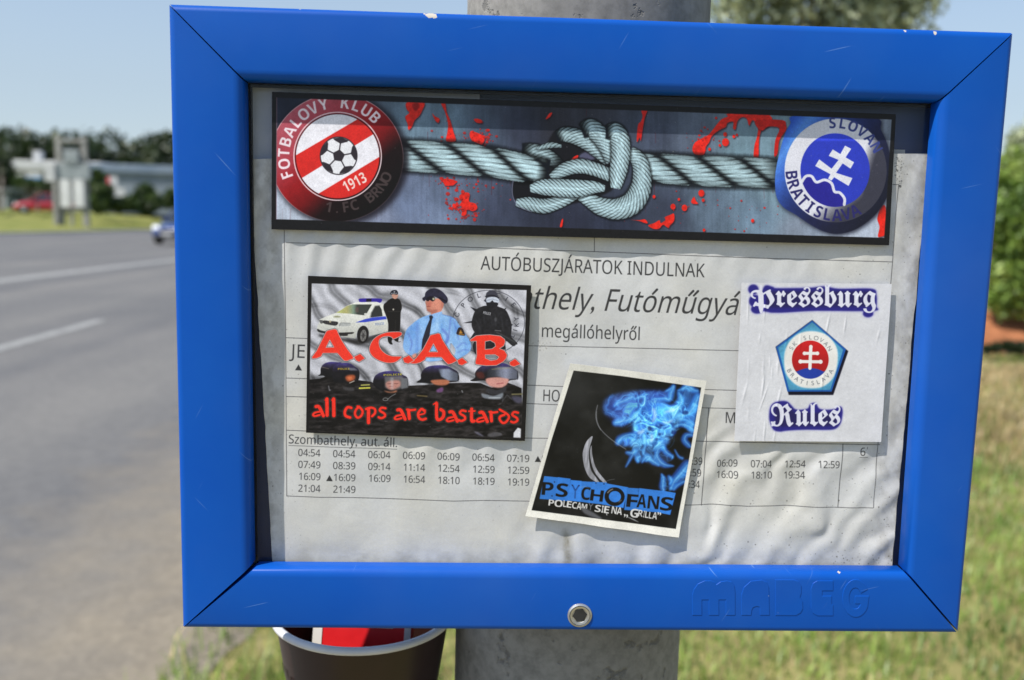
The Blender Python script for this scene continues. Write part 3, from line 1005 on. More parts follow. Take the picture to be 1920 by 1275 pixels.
    pr.poly(shirt + (1, 1), (90, 100, 130), .5, 2)
    pr.poly(shirt, blue)
    for q, w in (([(520, 520), (500, 700), (480, 860), (420, 950)], 2.6), ([(600, 980), (700, 900), (760, 930)], 2), ([(620, 1050), (720, 1000), (780, 1010)], 2), ([(-120, 760), (-60, 900), (-90, 1010)], 2.4), ([(400, 700), (470, 800), (440, 900)], 5),
                 ([(560, 560), (600, 700), (640, 860)], 1.6)):
        pr.stroke(c4(q), w, (92, 110, 190), .55, 1.0, n=5)
    pr.poly(c4([(0, 600), (40, 590), (30, 1000), (0, 1040)]), (84, 116, 190), .45, 2)
    pr.poly(c4([(-60, 1080), (0, 1050), (10, 1110), (-50, 1140)]), (214, 150, 132), 1, 1)
    pr.poly(smooth(c4([(160, 260), (390, 240), (412, 320), (380, 420), (300, 470), (240, 480), (215, 440), (170, 420), (150, 340)])), lambda X, Y: np.array([206, 138, 118.0]) * np.interp((X - 780) * 7.967, [150, 230, 330, 410], [.86, 1.0, 1.08, .96])[..., None])
    pr.poly(smooth(c4([(165, 300), (200, 280), (240, 300), (215, 360), (170, 350)])), (180, 96, 84), .5, 1.5)
    pr.poly(smooth(c4([(160, 390), (240, 400), (330, 400), (300, 450), (230, 460), (170, 425)])), (150, 92, 80), .55, 1.2)
    pr.stroke(c4([(165, 358), (215, 352)]), .9, (128, 60, 58), .9)
    pr.poly(smooth(c4([(375, 300), (412, 300), (405, 370), (378, 380)])), (196, 128, 110))
    pr.poly(smooth(c4([(145, 210), (260, 205), (285, 250), (250, 280), (205, 260), (180, 280), (140, 250)])), (34, 30, 38))
    pr.poly(oval(*c4([(262, 243)])[0], 2.2, 2.4, 12), (208, 206, 170), .9, .4)
    pr.poly(smooth(c4([(95, 230), (130, 205), (140, 150), (190, 105), (270, 85), (360, 110), (430, 170), (475, 240), (460, 300), (420, 310), (340, 240), (260, 205), (170, 215), (130, 275), (105, 265)]), 4),
            lambda X, Y: np.array([44, 42, 58.0]) * (0.85 + .5 * fbm(X / 6, Y / 6, 3, 41))[..., None])
    pr.stroke(c4([(350, 225), (460, 285)]), 2.4, (30, 28, 36))
    pr.poly(c4([(195, 500), (230, 485), (258, 510), (240, 550), (200, 800), (170, 880), (80, 1010), (95, 850), (150, 680), (205, 550)]), (46, 46, 58))
    pr.poly(c4([(240, 470), (375, 430), (390, 465), (290, 530), (255, 510)]), (150, 190, 236))
    pr.stroke(c4([(400, 478), (520, 508), (590, 545)]), 1.2, (90, 120, 190), .7)
    pr.poly(smooth(c4([(610, 730), (640, 670), (690, 680), (720, 740), (730, 790), (650, 785), (605, 765)])), (50, 40, 42))
    pr.poly(c4([(640, 762), (665, 700), (700, 762)]), (206, 150, 60), .9, .5)
    pr.stroke(c4([(640, 775), (720, 778)]), 1.2, (196, 140, 50))
    # officer in black body armour with goggles
    pr.poly(smooth(c4([(830, 620), (850, 500), (900, 400), (1000, 350), (1060, 340), (1055, 300), (1215, 300), (1215, 350), (1330, 400), (1390, 500), (1430, 640), (1420, 780), (1440, 830), (1500, 900), (1450, 950), (1340, 870), (1340, 1000),
                       (1310, 1000), (1240, 1120), (1150, 1170), (1030, 1150), (900, 1080), (845, 950), (900, 800), (850, 700)]), 4), lambda X, Y: np.array([40, 39, 42.0]) * (0.72 + .6 * fbm(X / 5, Y / 5, 3, 61))[..., None])
    for q in ([(1010, 490), (1020, 600)], [(1180, 480), (1190, 640)], [(1120, 500), (1130, 620)], [(1280, 540), (1300, 700)], [(900, 560), (960, 700)]):
        pr.stroke(c4(q), 2.2, (66, 66, 70), .5, .8)
    pr.poly(oval(*c4([(1190, 550)])[0], 2.4, 4, 16), (90, 90, 94), .7, .6)
    pr.stroke(c4([(1180, 730), (1300, 790), (1460, 880), (1500, 910)]), [4, 5.5, 6, 4], (50, 50, 52))
    pr.stroke(c4([(1200, 740), (1320, 800), (1480, 890)]), .8, (96, 96, 98), .8)
    pr.stroke(c4([(1180, 712), (1270, 722)]), 1.2, (140, 140, 142), .8)
    pr.poly(smooth(c4([(1040, 240), (1050, 160), (1100, 118), (1160, 115), (1205, 150), (1225, 200), (1245, 250), (1230, 300), (1140, 320), (1055, 300), (1015, 265)])), (66, 66, 76))
    pr.stroke(c4([(1040, 205), (1150, 190), (1230, 225)]), 2.2, (34, 34, 40), n=4)
    pr.poly(smooth(c4([(1055, 235), (1110, 215), (1200, 220), (1242, 260), (1225, 300), (1150, 290), (1080, 298), (1050, 275)])), (202, 208, 220))
    pr.stroke(c4([(1060, 265), (1140, 245), (1230, 270)]), 1.6, (130, 136, 150), .7, .6)
    pr.poly(c4([(1110, 290), (1140, 262), (1165, 292)]), (30, 30, 34))
    pr.poly(smooth(c4([(1060, 298), (1215, 298), (1205, 350), (1075, 350)])), (38, 38, 42))
    pr.text(bold('POLICE'), c4([(1002, 465)])[0], c4([(1112, 487)])[0], 5, (224, 224, 228))
    pr.poly(smooth(c4([(1035, 1090), (1150, 1075), (1235, 1085), (1220, 1140), (1130, 1160), (1050, 1140)])), (150, 154, 160))
    pr.stroke(c4([(1050, 1108), (1225, 1112)]), .9, (60, 62, 66))
    pr.poly(c4([(1080, 1075), (1098, 1035), (1112, 1075)]), (206, 206, 210))
    # riot police along the bottom
    dark = [(578, 711)] + list(h1([(20, 380), (180, 365), (280, 330), (420, 330), (840, 390), (1060, 420), (1100, 440), (1300, 560), (1560, 520), (1720, 485), (1900, 478)])) + list(h2([(100, 478), (200, 470), (600, 440), (940, 435), (1100, 440), (1300, 520), (1560, 430), (1700, 480), (1810, 530)])) + [(979, 760), (976.6, 821.3), (578.5, 808)]

    def black(X, Y):
        n = fbm(X / 11, Y / 7, 4, 91)
        m = fbm(X / 30, Y / 18, 2, 14)
        v = 17 + 46 * np.clip(fbm(X / 16 + Y / 40, Y / 5, 4, 91) - .42, 0, 1) * 1.6 + 26 * np.clip(n - .45, 0, 1) + 12 * m
        return v[..., None] * np.array([1.08, 1.0, 1.0])
    pr.poly(dark, black)
    g = np.random.default_rng(11)
    for _ in range(70):
        x, y = g.uniform(582, 972), g.uniform(745, 812)
        a = g.uniform(-.5, .7)
        l = g.uniform(4, 16)
        pr.stroke([(x, y), (x + l * .5, y + l * .5 * a + g.uniform(-1, 1)), (x + l, y + l * a)], [0.4, g.uniform(.8, 2.2), .4], [(84, 76, 76), (66, 62, 66), (104, 100, 104), (72, 58, 58)][g.integers(4)], g.uniform(.25, .65), .5, n=3)
    for q, w, cc in ((c4([(0, 0)]), 0, 0),):
        pass
    b2 = lambda q: crop(775, 735, 9.143, q)
    pr.poly(smooth(b2([(1040, 680), (1110, 690), (1210, 760), (1120, 740)])), (110, 108, 124), .8, .8)
    pr.poly(smooth(b2([(1280, 720), (1400, 690), (1500, 700), (1500, 750), (1300, 765)])), (98, 96, 100), .8, .8)
    pr.poly(b2([(1720, 700), (1790, 610), (1845, 630), (1840, 785), (1715, 780)]), (214, 214, 218), 1, .5)
    pr.poly(smooth(b2([(1690, 80), (1850, 90), (1840, 190), (1740, 170)])), (92, 90, 112), .7, 1.2)
    pr.stroke(b2([(1690, 40), (1860, 35)]), 2.6, (138, 130, 92), .8, .5)

    def helmet(o, pts, seed):
        def f(X, Y):
            y0, y1 = pts[:, 1].min(), pts[:, 1].max()
            t = (Y - y0) / (y1 - y0)
            c = np.stack([np.interp(t, [0, .18, .45, 1], [70, 58, 34, 28]), np.interp(t, [0, .18, .45, 1], [62, 52, 32, 28]), np.interp(t, [0, .18, .45, 1], [128, 84, 36, 30])], -1)
            return c * (.85 + .3 * fbm(X / 6, Y / 6, 2, seed))[..., None]
        pr.poly(pts, f)
    helmet(None, smooth(h1([(150, 315), (190, 280), (195, 190), (240, 120), (340, 80), (480, 85), (560, 110), (560, 330), (300, 335), (240, 315)])), 1)
    pr.stroke(h1([(210, 165), (330, 195)]), 1.2, (120, 110, 96), .8)
    helmet(None, smooth(h1([(400, 330), (400, 190), (450, 130), (560, 100), (680, 100), (770, 150), (850, 220), (850, 370), (760, 430), (560, 440), (430, 420)])), 2)
    pr.poly(smooth(h1([(620, 330), (700, 300), (780, 310), (775, 380), (700, 415), (640, 400)])), (178, 92, 58), .95, 1.2)
    pr.poly(smooth(h1([(660, 340), (720, 330), (730, 370), (680, 390)])), (214, 120, 78), .8, 1)
    pr.stroke(h1([(690, 440), (770, 405)]), 1.5, (196, 190, 180), .9)
    pr.text(bold('POLICE'), h1([(490, 215)])[0], h1([(690, 212)])[0], 3.6, (206, 180, 44))
    pr.poly(h1([(660, 180), (780, 185), (830, 225), (700, 225)]), (150, 154, 160), .6, 1)
    pr.stroke(h1([(860, 530), (1035, 522)]), 3.0, (196, 192, 84))
    pr.stroke(h1([(890, 478), (1030, 470)]), 2.2, (176, 172, 92))
    pr.stroke(h1([(860, 505), (1035, 496)]), 2, (40, 38, 34))
    pr.poly(smooth(h1([(580, 510), (760, 525), (750, 575), (620, 560)])), (78, 76, 78), .8, .8)
    pr.stroke(h1([(330, 490), (345, 570), (360, 560)]), 1.6, (170, 170, 176), .7, .4)
    helmet(None, smooth(h1([(1100, 470), (1105, 360), (1160, 290), (1270, 245), (1400, 235), (1530, 250), (1600, 300), (1680, 350), (1690, 490), (1600, 560), (1400, 600), (1220, 570)])), 3)
    pr.poly(h1([(1290, 330), (1600, 320), (1590, 530), (1440, 560), (1300, 520)]), (140, 136, 134), .65, 1.2)
    pr.poly(smooth(h1([(1310, 440), (1400, 400), (1540, 400), (1560, 480), (1500, 530), (1400, 560), (1330, 520)])), (196, 138, 126), .9, 1.2)
    pr.stroke(h1([(1340, 455), (1400, 450)]), 1.2, (90, 60, 58), .8, .4)
    pr.stroke(h1([(1450, 450), (1520, 450)]), 1.2, (90, 60, 58), .8, .4)
    pr.stroke(h1([(1370, 500), (1440, 505)]), 1.2, (130, 70, 66), .7, .4)
    pr.poly(h1([(1390, 350), (1440, 345), (1440, 540), (1400, 550)]), (206, 208, 212), .4, 1.4)
    pr.poly(h1([(1580, 350), (1690, 355), (1690, 520), (1580, 545)]), (128, 130, 134), .8, .8)
    pr.text(bold('POLICIE'), h1([(1275, 320)])[0], h1([(1590, 305)])[0], 3.4, (206, 196, 60))
    pr.poly(smooth(h1([(1280, 570), (1400, 590), (1500, 565), (1480, 600), (1350, 605)])), (196, 128, 96), .9, .8)
    pr.stroke(np.vstack([h1(oval(1305, 720, 42, 24, 14)), h1([(1347, 715), (1400, 670), (1480, 625)])]), 1.1, (156, 158, 158), .8)
    helmet(None, smooth(h2([(10, 430), (80, 370), (85, 290), (130, 210), (220, 155), (380, 135), (520, 145), (640, 200), (720, 260), (730, 400), (560, 430), (300, 450), (180, 440)])), 4)
    pr.poly(smooth(h2([(250, 400), (400, 380), (560, 390), (560, 450), (480, 480), (330, 470)])), (186, 116, 86), .95, 1)
    pr.poly(h2([(380, 200), (560, 195), (690, 260), (725, 280), (720, 410), (560, 400), (430, 330)]), lambda X, Y: np.array([130, 138, 156.0]) * np.interp((X - 780) * 9.143, [380, 470, 560, 640, 725], [.6, 1.2, 1.1, .8, .72])[..., None], .9, .8)
    pr.stroke(h2([(722, 265), (722, 410)]), 1.2, (44, 46, 54))
    pr.poly(smooth(h2([(350, 560), (440, 515), (470, 540), (450, 590), (370, 600)])), (128, 84, 136), .85, .7)
    pr.stroke(h2([(20, 655), (190, 668)]), 2.2, (134, 116, 74), .8, .4)
    helmet(None, smooth(h2([(930, 395), (1010, 350), (1015, 260), (1080, 180), (1180, 130), (1400, 100), (1540, 110), (1640, 170), (1720, 220), (1745, 260), (1745, 370), (1600, 400), (1500, 480), (1280, 480), (1180, 400), (1000, 410)])), 5)
    pr.poly(smooth(h2([(1030, 260), (1150, 260), (1170, 360), (1060, 350)])), (92, 46, 42), .8, 1.4)
    pr.poly(smooth(h2([(1200, 370), (1350, 340), (1560, 350), (1590, 400), (1540, 480), (1450, 520), (1300, 505), (1220, 450)])), (206, 150, 140), 1, .8)
    pr.stroke(h2([(1385, 455), (1500, 440)]), 1.4, (150, 74, 78), .9, .4)
    pr.poly(h2([(1210, 340), (1230, 200), (1400, 160), (1640, 170), (1740, 240), (1745, 375), (1600, 375), (1400, 330)]), lambda X, Y: np.array([118, 122, 138.0]) * np.interp((X - 780) * 9.143, [1200, 1350, 1450, 1540, 1640, 1745], [.35, .6, 1.1, 1.3, .95, .8])[..., None], .92, .8)
    pr.stroke(h2([(1300, 205), (1620, 178)]), 1.4, (150, 146, 110), .7, .5)
    pr.stroke(h2([(1742, 240), (1742, 378)]), 1.1, (40, 42, 50))
    pr.poly(smooth(h2([(1230, 530), (1400, 560), (1540, 500), (1520, 600), (1300, 640), (1200, 590)])), (58, 58, 62), .9, 1)
    pr.poly(smooth(h2([(1120, 620), (1200, 630), (1330, 660), (1490, 610), (1470, 700), (1380, 720), (1220, 710), (1140, 680)])), (134, 140, 148), .9, .7)
    pr.stroke(h2([(1250, 695), (1440, 692)]), 1.6, (200, 204, 206), .8, .3)
    pr.stroke(h2([(1500, 640), (1480, 760), (1560, 640), (1640, 720)]), 1.6, (84, 84, 88), .7, .5)
    pr.stroke(h2([(785, 570), (800, 600)]), 2, (170, 172, 176), .7, .4)
    # big red initials
    RED = (232, 62, 46)
    A1 = [(40, 1112), (110, 1020), (250, 740), (270, 718), (380, 693), (410, 708), (430, 760), (480, 860), (570, 1000), (640, 1090), (662, 1130), (560, 1167), (520, 1162), (480, 1120), (420, 1050), (200, 1050), (175, 1100), (110, 1127), (45, 1132)]
    A1h = [(305, 850), (372, 967), (243, 972)]
    C1 = smooth(np.array([(1368, 743), (1270, 738), (1150, 748), (1040, 788), (950, 860), (903, 960), (908, 1040), (960, 1110), (1060, 1167), (1180, 1197), (1290, 1182), (1370, 1118), (1365, 1103), (1250, 1102), (1150, 1070), (1070, 1000), (1038, 920), (1045, 850), (1100, 808), (1190, 798), (1240, 820), (1262, 838), (1372, 785)]), 3)
    A2 = [(-93, 1202), (0, 1130), (105, 1000), (200, 820), (215, 788), (330, 758), (360, 770), (390, 850), (460, 960), (530, 1070), (612, 1165), (530, 1207), (480, 1217), (440, 1180), (380, 1110), (150, 1110), (130, 1150), (60, 1192), (-20, 1210)]
    A2h = [(260, 905), (330, 1037), (190, 1037)]
    B = [(808, 857), (900, 795), (1000, 785), (1100, 780), (1260, 800), (1320, 845), (1330, 880), (1310, 940), (1240, 985), (1320, 1015), (1360, 1080), (1345, 1130), (1300, 1180), (1200, 1232), (1050, 1237), (895, 1217), (888, 1190), (910, 1090), (905, 870), (820, 872)]
    Bh1 = [(1030, 875), (1110, 860), (1180, 900), (1192, 950), (1140, 990), (1030, 1000)]
    Bh2 = [(1030, 1075), (1180, 1070), (1242, 1110), (1210, 1150), (1120, 1167), (1035, 1130)]
    dots = [c3([(668, 1110), (760, 1063), (828, 1130), (745, 1182), (700, 1160)]), c3([(1398, 1130), (1490, 1088), (1562, 1160), (1480, 1207), (1418, 1190)]),
            c4([(618, 1160), (690, 1123), (768, 1190), (690, 1232), (638, 1220)]), c4([(1398, 1190), (1480, 1138), (1558, 1215), (1465, 1252), (1408, 1235)])]
    shapes = [(c3(A1), [c3(A1h)]), (c3(C1), []), (c4(A2), [c4(A2h)]), (c4(B), [c4(Bh1), c4(Bh2)])] + [(d, []) for d in dots]
    for o, hs in shapes:
        for l in [o] + hs:
            cl = np.vstack([l, l[:1]])
            pr.stroke(cl, 3.4, (40, 40, 44), .85)
    for o, hs in shapes:
        for l in [o] + hs:
            pr.stroke(np.vstack([l, l[:1]]), 1.9, (200, 204, 204), .95)
        pr.poly(o, RED, holes=hs)
    # the slogan below, broad pen letters
    b1 = lambda q: crop(575, 735, 9.143, q)
    a_ = [([(160, 250), (215, 258), (288, 408)], 58), ([(230, 335), (140, 355), (108, 393), (140, 412), (225, 392)], 36)]
    sh = lambda st, dx, dy: [([(x + dx, y + dy) for x, y in p], w) for p, w in st]
    l_ = lambda x, y0, y1: [([(x, y0), (x + 4, y1)], 60), ([(x - 32, y0 + 20), (x + 8, y0 - 10)], 24)]
    s_ = lambda x, y: [([(x + 118, y), (x + 50, y - 10), (x + 20, y + 38), (x + 98, y + 90), (x + 105, y + 138), (x + 45, y + 168), (x, y + 152)], 42)]
    L1 = a_ + l_(347, 120, 398) + l_(462, 120, 405)
    L1 += [([(765, 272), (700, 262), (655, 335), (668, 408), (745, 438)], 48), ([(900, 250), (845, 305), (828, 378), (870, 440), (930, 412), (960, 342), (930, 282), (872, 248)], 42)]
    L1 += [([(1060, 285), (1060, 525)], 60), ([(1015, 292), (1100, 268), (1168, 292), (1172, 360), (1120, 415)], 42)] + s_(1234, 280)
    L1 += sh(a_, 1400, 57) + [([(1745, 310), (1760, 455)], 58), ([(1720, 300), (1790, 312), (1862, 302)], 40)]
    L2 = [([(188, 322), (140, 292), (85, 360), (95, 440), (150, 474), (212, 458)], 46), ([(200, 312), (192, 365), (120, 388)], 32)]
    L2 += [([(400, 195), (400, 435), (442, 478), (510, 428), (520, 340), (468, 300)], 54), ([(345, 212), (398, 172)], 24)]
    L2 += sh(a_, 465, 92) + s_(780, 328) + [([(1000, 290), (1000, 485), (1040, 498)], 56), ([(950, 330), (1055, 325)], 32)] + sh(a_, 980, 100)
    L2 += [([(1330, 345), (1340, 495)], 56), ([(1305, 340), (1370, 352), (1440, 342)], 40)]
    L2 += [([(1480, 302), (1600, 372), (1640, 432), (1592, 510), (1532, 530), (1480, 470), (1492, 418), (1560, 392)], 42)] + s_(1676, 355)
    for extra, cc, al in ((30, (118, 134, 122), .8), (20, (34, 6, 8), 1), (0, (238, 58, 44), 1)):
        for L, f in ((L1, b1), (L2, b2)):
            for p, w in L:
                pr.stroke(f(p), (w * 1.03 + extra) / 9.143, cc, al, n=4 if len(p) > 2 else 0)
    o = np.array(POLICE, float)
    c = o.mean(0)
    pr.poly(c + (o - c) * 1.2, lambda X, Y: np.array([30, 28, 28.0]) * (.9 + .3 * fbm(X / 4, Y / 4, 3, 9))[..., None], holes=[pic])
    pr.rgb[:] = np.clip(pr.rgb, 0, 1) ** 1.06
    pr.finish(.0, .09, 5)
    specks(pr, 170, (580, 520, 990, 822), (.2, .6), [(170, 170, 170), (130, 130, 130)], (.2, .6), 8)
    return pr


# ---- tilted square sticker with blue flames ------------------------------------------------
FLAME = [(1069.3, 680.7), (1324.5, 714), (1272.5, 1007.3), (985, 966.5)]


def art_flame():
    pr = Print(FLAME, BANNER_Y, base=(226, 223, 212))
    c6 = lambda q: crop(980, 670, 3.75, q)
    cf = lambda q: crop(1110, 690, 5.545, q)
    cp = lambda q: crop(1000, 870, 6.857, q)
    pr.rgb *= (1 - .10 * np.clip(fbm(pr.PX / 20, pr.PY / 20, 3, 2) - .35, 0, 1))[..., None]
    pic = c6([(358, 92), (700, 132), (1256, 212), (1165, 745), (1077, 1206), (62, 1073), (200, 590)])
    old = pr.rgb.copy()
    pr.poly(pic, lambda X, Y: (17 + 16 * np.clip(fbm(X / 30, Y / 30, 3, 5) - .4, 0, 1) * 2 + 26 * np.exp(-((X - 1080) ** 2 + (Y - 730) ** 2) / 2600.0) + 10 * np.exp(-((X - 1150) ** 2 + (Y - 900) ** 2) / 1800.0))[..., None] * np.array([1, 1.0, .98]))
    g = np.random.default_rng(4)

    def fire(X, Y):
        """filaments of blue flame"""
        wx = fbm(X / 34, Y / 34, 3, 101) - .5
        wy = fbm(X / 34 + 7, Y / 34, 3, 102) - .5
        u, v = X + 46 * wx, Y + 46 * wy
        wx2 = fbm(u / 15, v / 15, 2, 103) - .5
        u2, v2 = u + 20 * wx2, v + 20 * (fbm(u / 15 + 3, v / 15, 2, 104) - .5)
        r1 = 1 - np.abs(2 * fbm(u2 / 24, v2 / 24, 2, 105) - 1)
        r2 = 1 - np.abs(2 * fbm(u2 / 11, v2 / 11, 2, 106) - 1)
        hot = np.exp(-((X - 1226) ** 2 + (Y - 790) ** 2) / 2600.0)
        f1 = np.clip((r1 - .55) / .45, 0, 1) ** 1.7
        f2 = np.clip((r2 - .66) / .34, 0, 1) ** 2.0
        fog = np.clip(fbm(u / 30, v / 30, 3, 107) * 1.8 - .28, 0, 1)
        a = (.55 + .55 * hot) * fog
        c = a[..., None] * np.array([34, 92, 214.0]) + (f1 * (.55 + .5 * hot))[..., None] * np.array([62, 142, 224.0]) + (f2 * (.25 + .75 * hot))[..., None] * np.array([78, 140, 190.0])
        return np.clip(c, 0, 245)
    for q, al, bl in (([(120, 430), (150, 310), (300, 260), (520, 235), (760, 230), (850, 180), (840, 330), (700, 360), (560, 380), (480, 440), (430, 540), (330, 605), (230, 590), (240, 520), (150, 490)], .8, 2.5),
                      ([(880, 330), (960, 190), (1120, 240), (1100, 420), (1060, 600), (1040, 680), (900, 560), (800, 440)], 1, 2.0),
                      ([(480, 400), (600, 350), (820, 370), (960, 460), (900, 620), (800, 700), (780, 800), (480, 820), (260, 800), (270, 740), (420, 690), (430, 560)], 1, 2.5),
                      ([(430, 760), (700, 760), (760, 820), (850, 930), (700, 1000), (560, 980), (520, 960), (460, 980)], .75, 2.0),
                      ([(990, 1010), (1000, 1090), (940, 1180), (830, 1270), (800, 1270), (860, 1160)], .9, 1.6),
                      ([(720, 1100), (780, 1150), (830, 1130), (810, 1220), (740, 1275)], .6, 1.4)):
        pr.poly(smooth(cf(q)), fire, al, bl, mode='screen')
    for q, cc, al in (([(120, 430), (170, 320), (400, 250), (760, 240), (740, 330), (480, 400), (330, 590), (230, 560)], (24, 34, 120), .6), ([(880, 300), (960, 200), (1100, 240), (1060, 600), (900, 540)], (16, 66, 160), .6),
                      ([(470, 420), (800, 390), (900, 500), (760, 780), (420, 780)], (14, 62, 158), .6)):
        pr.poly(smooth(cf(q)), cc, al, 5, mode='screen')
    wisps = [([(230, 400), (260, 370), (340, 340), (410, 305), (440, 320)], [3, 8, 7, 9, 2]), ([(240, 570), (300, 560), (400, 530), (470, 470), (510, 420)], [10, 12, 9, 7, 3]), ([(440, 330), (500, 300), (550, 310), (530, 400)], [4, 6, 8, 4]),
             ([(770, 240), (820, 215), (850, 190), (820, 260), (800, 330), (740, 320), (620, 325)], [3, 6, 7, 9, 8, 6, 2]), ([(890, 235), (940, 220), (990, 190), (1050, 230), (1100, 240)], [3, 7, 12, 9, 4]),
             ([(900, 260), (930, 340), (900, 400), (840, 440), (760, 390), (720, 370)], [6, 10, 11, 7, 5, 2]), ([(1100, 300), (1060, 400), (1000, 470), (900, 500)], [12, 14, 12, 5]), ([(910, 530), (980, 545), (1050, 590)], [4, 7, 8]),
             ([(860, 610), (930, 590), (1000, 610), (1050, 650)], [4, 7, 6, 8]), ([(1040, 700), (980, 700), (960, 750), (1000, 800), (1020, 820)], [6, 9, 10, 9, 4]), ([(820, 680), (850, 660), (830, 700), (810, 650)], [3, 5, 4, 3]),
             ([(270, 780), (290, 740), (360, 700), (450, 700), (400, 780)], [8, 12, 8, 6, 5]), ([(360, 880), (420, 890), (440, 860), (390, 960), (350, 1030)], [5, 10, 8, 5, 2]), ([(540, 700), (550, 800), (530, 900)], [6, 5, 3]),
             ([(520, 980), (560, 930), (600, 930), (560, 970)], [4, 9, 8, 3]), ([(600, 950), (640, 980), (690, 1010)], [6, 9, 5]), ([(740, 820), (690, 840), (670, 900), (700, 970), (760, 1010), (850, 1020)], [10, 11, 8, 11, 9, 2]),
             ([(740, 830), (770, 880), (830, 920), (830, 940)], [8, 8, 6, 2]), ([(860, 850), (900, 920), (940, 940)], [2, 4, 5]), ([(480, 970), (470, 940), (500, 920)], [5, 8, 3]), ([(720, 1100), (740, 1150), (730, 1230), (740, 1275)], [2, 9, 10, 6]),
             ([(800, 1130), (820, 1170), (805, 1210)], [6, 8, 3]), ([(990, 1010), (930, 1090), (860, 1170), (820, 1250)], [16, 17, 14, 6]), ([(960, 1180), (890, 1220), (850, 1265)], [6, 7, 5]), ([(1010, 1300), (990, 1360), (960, 1380)], [4, 6, 3])]
    for p, w in wisps:
        w = np.array(w, float)
        pr.stroke(cf(p), w * 1.35, (20, 74, 186), .62, 1.3, 'screen', n=6)
        pr.stroke(cf(p), w * .8, (40, 118, 214), .42, .9, 'screen', n=6)
        pr.stroke(cf(np.array(p) + (4, -3)), w * .22, (100, 150, 205), .45, .5, 'screen', n=6)
    for k in range(46):
        x, y = g.normal(640, 115), g.normal(560, 115)
        if x > 1000 or y > 830 or x < 430:
            continue
        a = g.uniform(0, 6.28)
        P = [(x, y)]
        tw = g.uniform(-.9, .9)
        for _ in range(5):
            a += tw + g.uniform(-.2, .2)
            x += math.cos(a) * g.uniform(25, 48)
            y += math.sin(a) * g.uniform(25, 48)
            P.append((x, y))
        hot = math.exp(-((x - 640) ** 2 + (y - 560) ** 2) / 30000)
        w = g.uniform(.8, 3.4)
        cc = np.array([60, 140, 226]) * (.6 + .5 * hot)
        pr.stroke(cf(P), [.3, w, w * 1.2, w, .8, .2], cc, g.uniform(.25, .7), .5, 'screen', n=5)
    for p, w in (([(640, 430), (655, 500), (630, 560)], [6, 7, 3]), ([(490, 670), (520, 665), (540, 640)], [7, 6, 2]), ([(620, 700), (625, 740), (610, 770)], [5, 6, 2]), ([(760, 460), (800, 450), (860, 440)], [2, 5, 2]), ([(740, 560), (780, 570), (840, 540)], [4, 5, 2])):
        pr.stroke(cf(p), w, (150, 170, 190), .7, 1.2, 'screen', n=5)
    for q in (oval(600, 630, 22, 26, 12), oval(715, 600, 18, 14, 12), oval(580, 680, 16, 12, 12), oval(700, 690, 14, 18, 12), oval(970, 465, 34, 22, 14), oval(850, 670, 30, 22, 12)):
        pr.poly(cf(q), (14, 34, 100), .7, 1.0)
    # rings of the steel pan
    grey = lambda X, Y: np.array([146, 146, 152.0]) * (.75 + .5 * fbm(X / 3 + Y / 30, Y / 26, 2, 8))[..., None]
    pr.poly(smooth(c6([(492, 555), (450, 590), (424, 660), (424, 720), (440, 790), (475, 850), (540, 885), (520, 850), (482, 795), (467, 720), (470, 640)])), grey)
    pr.poly(smooth(c6([(484, 620), (492, 700), (522, 790), (592, 880), (566, 880), (508, 810), (480, 730), (474, 660)])), grey)
    pr.stroke(c6([(527, 335), (515, 400), (527, 470), (570, 530), (640, 590), (727, 647)]), .9, (170, 172, 178), .9, .3, n=6)
    pr.stroke(c6([(520, 380), (522, 440), (548, 512)]), .6, (170, 172, 178), .8, .3, n=6)
    pr.stroke(cp([(940, 220), (980, 205), (1045, 195)]), .7, (120, 122, 126), .8)
    pr.stroke(cp([(640, 570), (680, 610), (760, 650), (870, 700)]), [8, 10, 9, 3], (96, 96, 100), .9, 1.4, n=5)
    pr.stroke(cp([(1210, 680), (1290, 715), (1350, 745)]), [1, 1.8, .8], (190, 190, 192), .9, .3)
    # cut-out letters
    BL = (52, 122, 208)
    tiles = [[(140, 155), (318, 172), (270, 462), (80, 448)], [(316, 168), (482, 190), (440, 478), (268, 462)], [(480, 205), (624, 218), (612, 488), (436, 470)], [(622, 222), (768, 230), (712, 500), (608, 486)], [(765, 228), (948, 238), (900, 520), (704, 500)],
             [(945, 250), (1222, 300), (1160, 566), (880, 520)], [(1205, 305), (1360, 314), (1330, 600), (1168, 590)], [(1362, 310), (1662, 346), (1604, 622), (1325, 600)], [(1658, 342), (1832, 372), (1760, 655), (1600, 622)]]
    for k, t in enumerate(tiles):
        pr.poly(cp(t), lambda X, Y, k=k: np.array(BL, float) * (.94 + .05 * (k % 3)) * (1 - .16 * np.clip(fbm(X / 7, Y / 5, 3, 50 + k) - .5, 0, 1))[..., None])
        pr.stroke(cp([t[1], t[2]]), .7, (14, 40, 96), .9)
    INK = (18, 18, 20)
    for ch, x0, y0, x1, y1, h, bd in (('P', 105, 395, 250, 404, 24, 1), ('S', 285, 416, 436, 428, 25, 1), ('C', 610, 456, 724, 464, 24, 1), ('H', 725, 468, 890, 486, 21, 1), ('F', 1192, 548, 1336, 560, 24, 1), ('A', 1324, 556, 1446, 566, 25, 1), ('N', 1464, 570, 1606, 582, 24, 1), ('S', 1624, 590, 1784, 606, 25, 1)):
        pr.text(bold(ch), cp([(x0, y0)])[0], cp([(x1, y1)])[0], h, INK, ref=bold('H'), slant=.03)
    pr.text('Y', cp([(478, 442)])[0], cp([(592, 448)])[0], 26, (24, 40, 84), ref='H', alpha=.9)
    pr.text('Y', cp([(486, 442)])[0], cp([(584, 447)])[0], 23, BL, ref='H', alpha=.5)
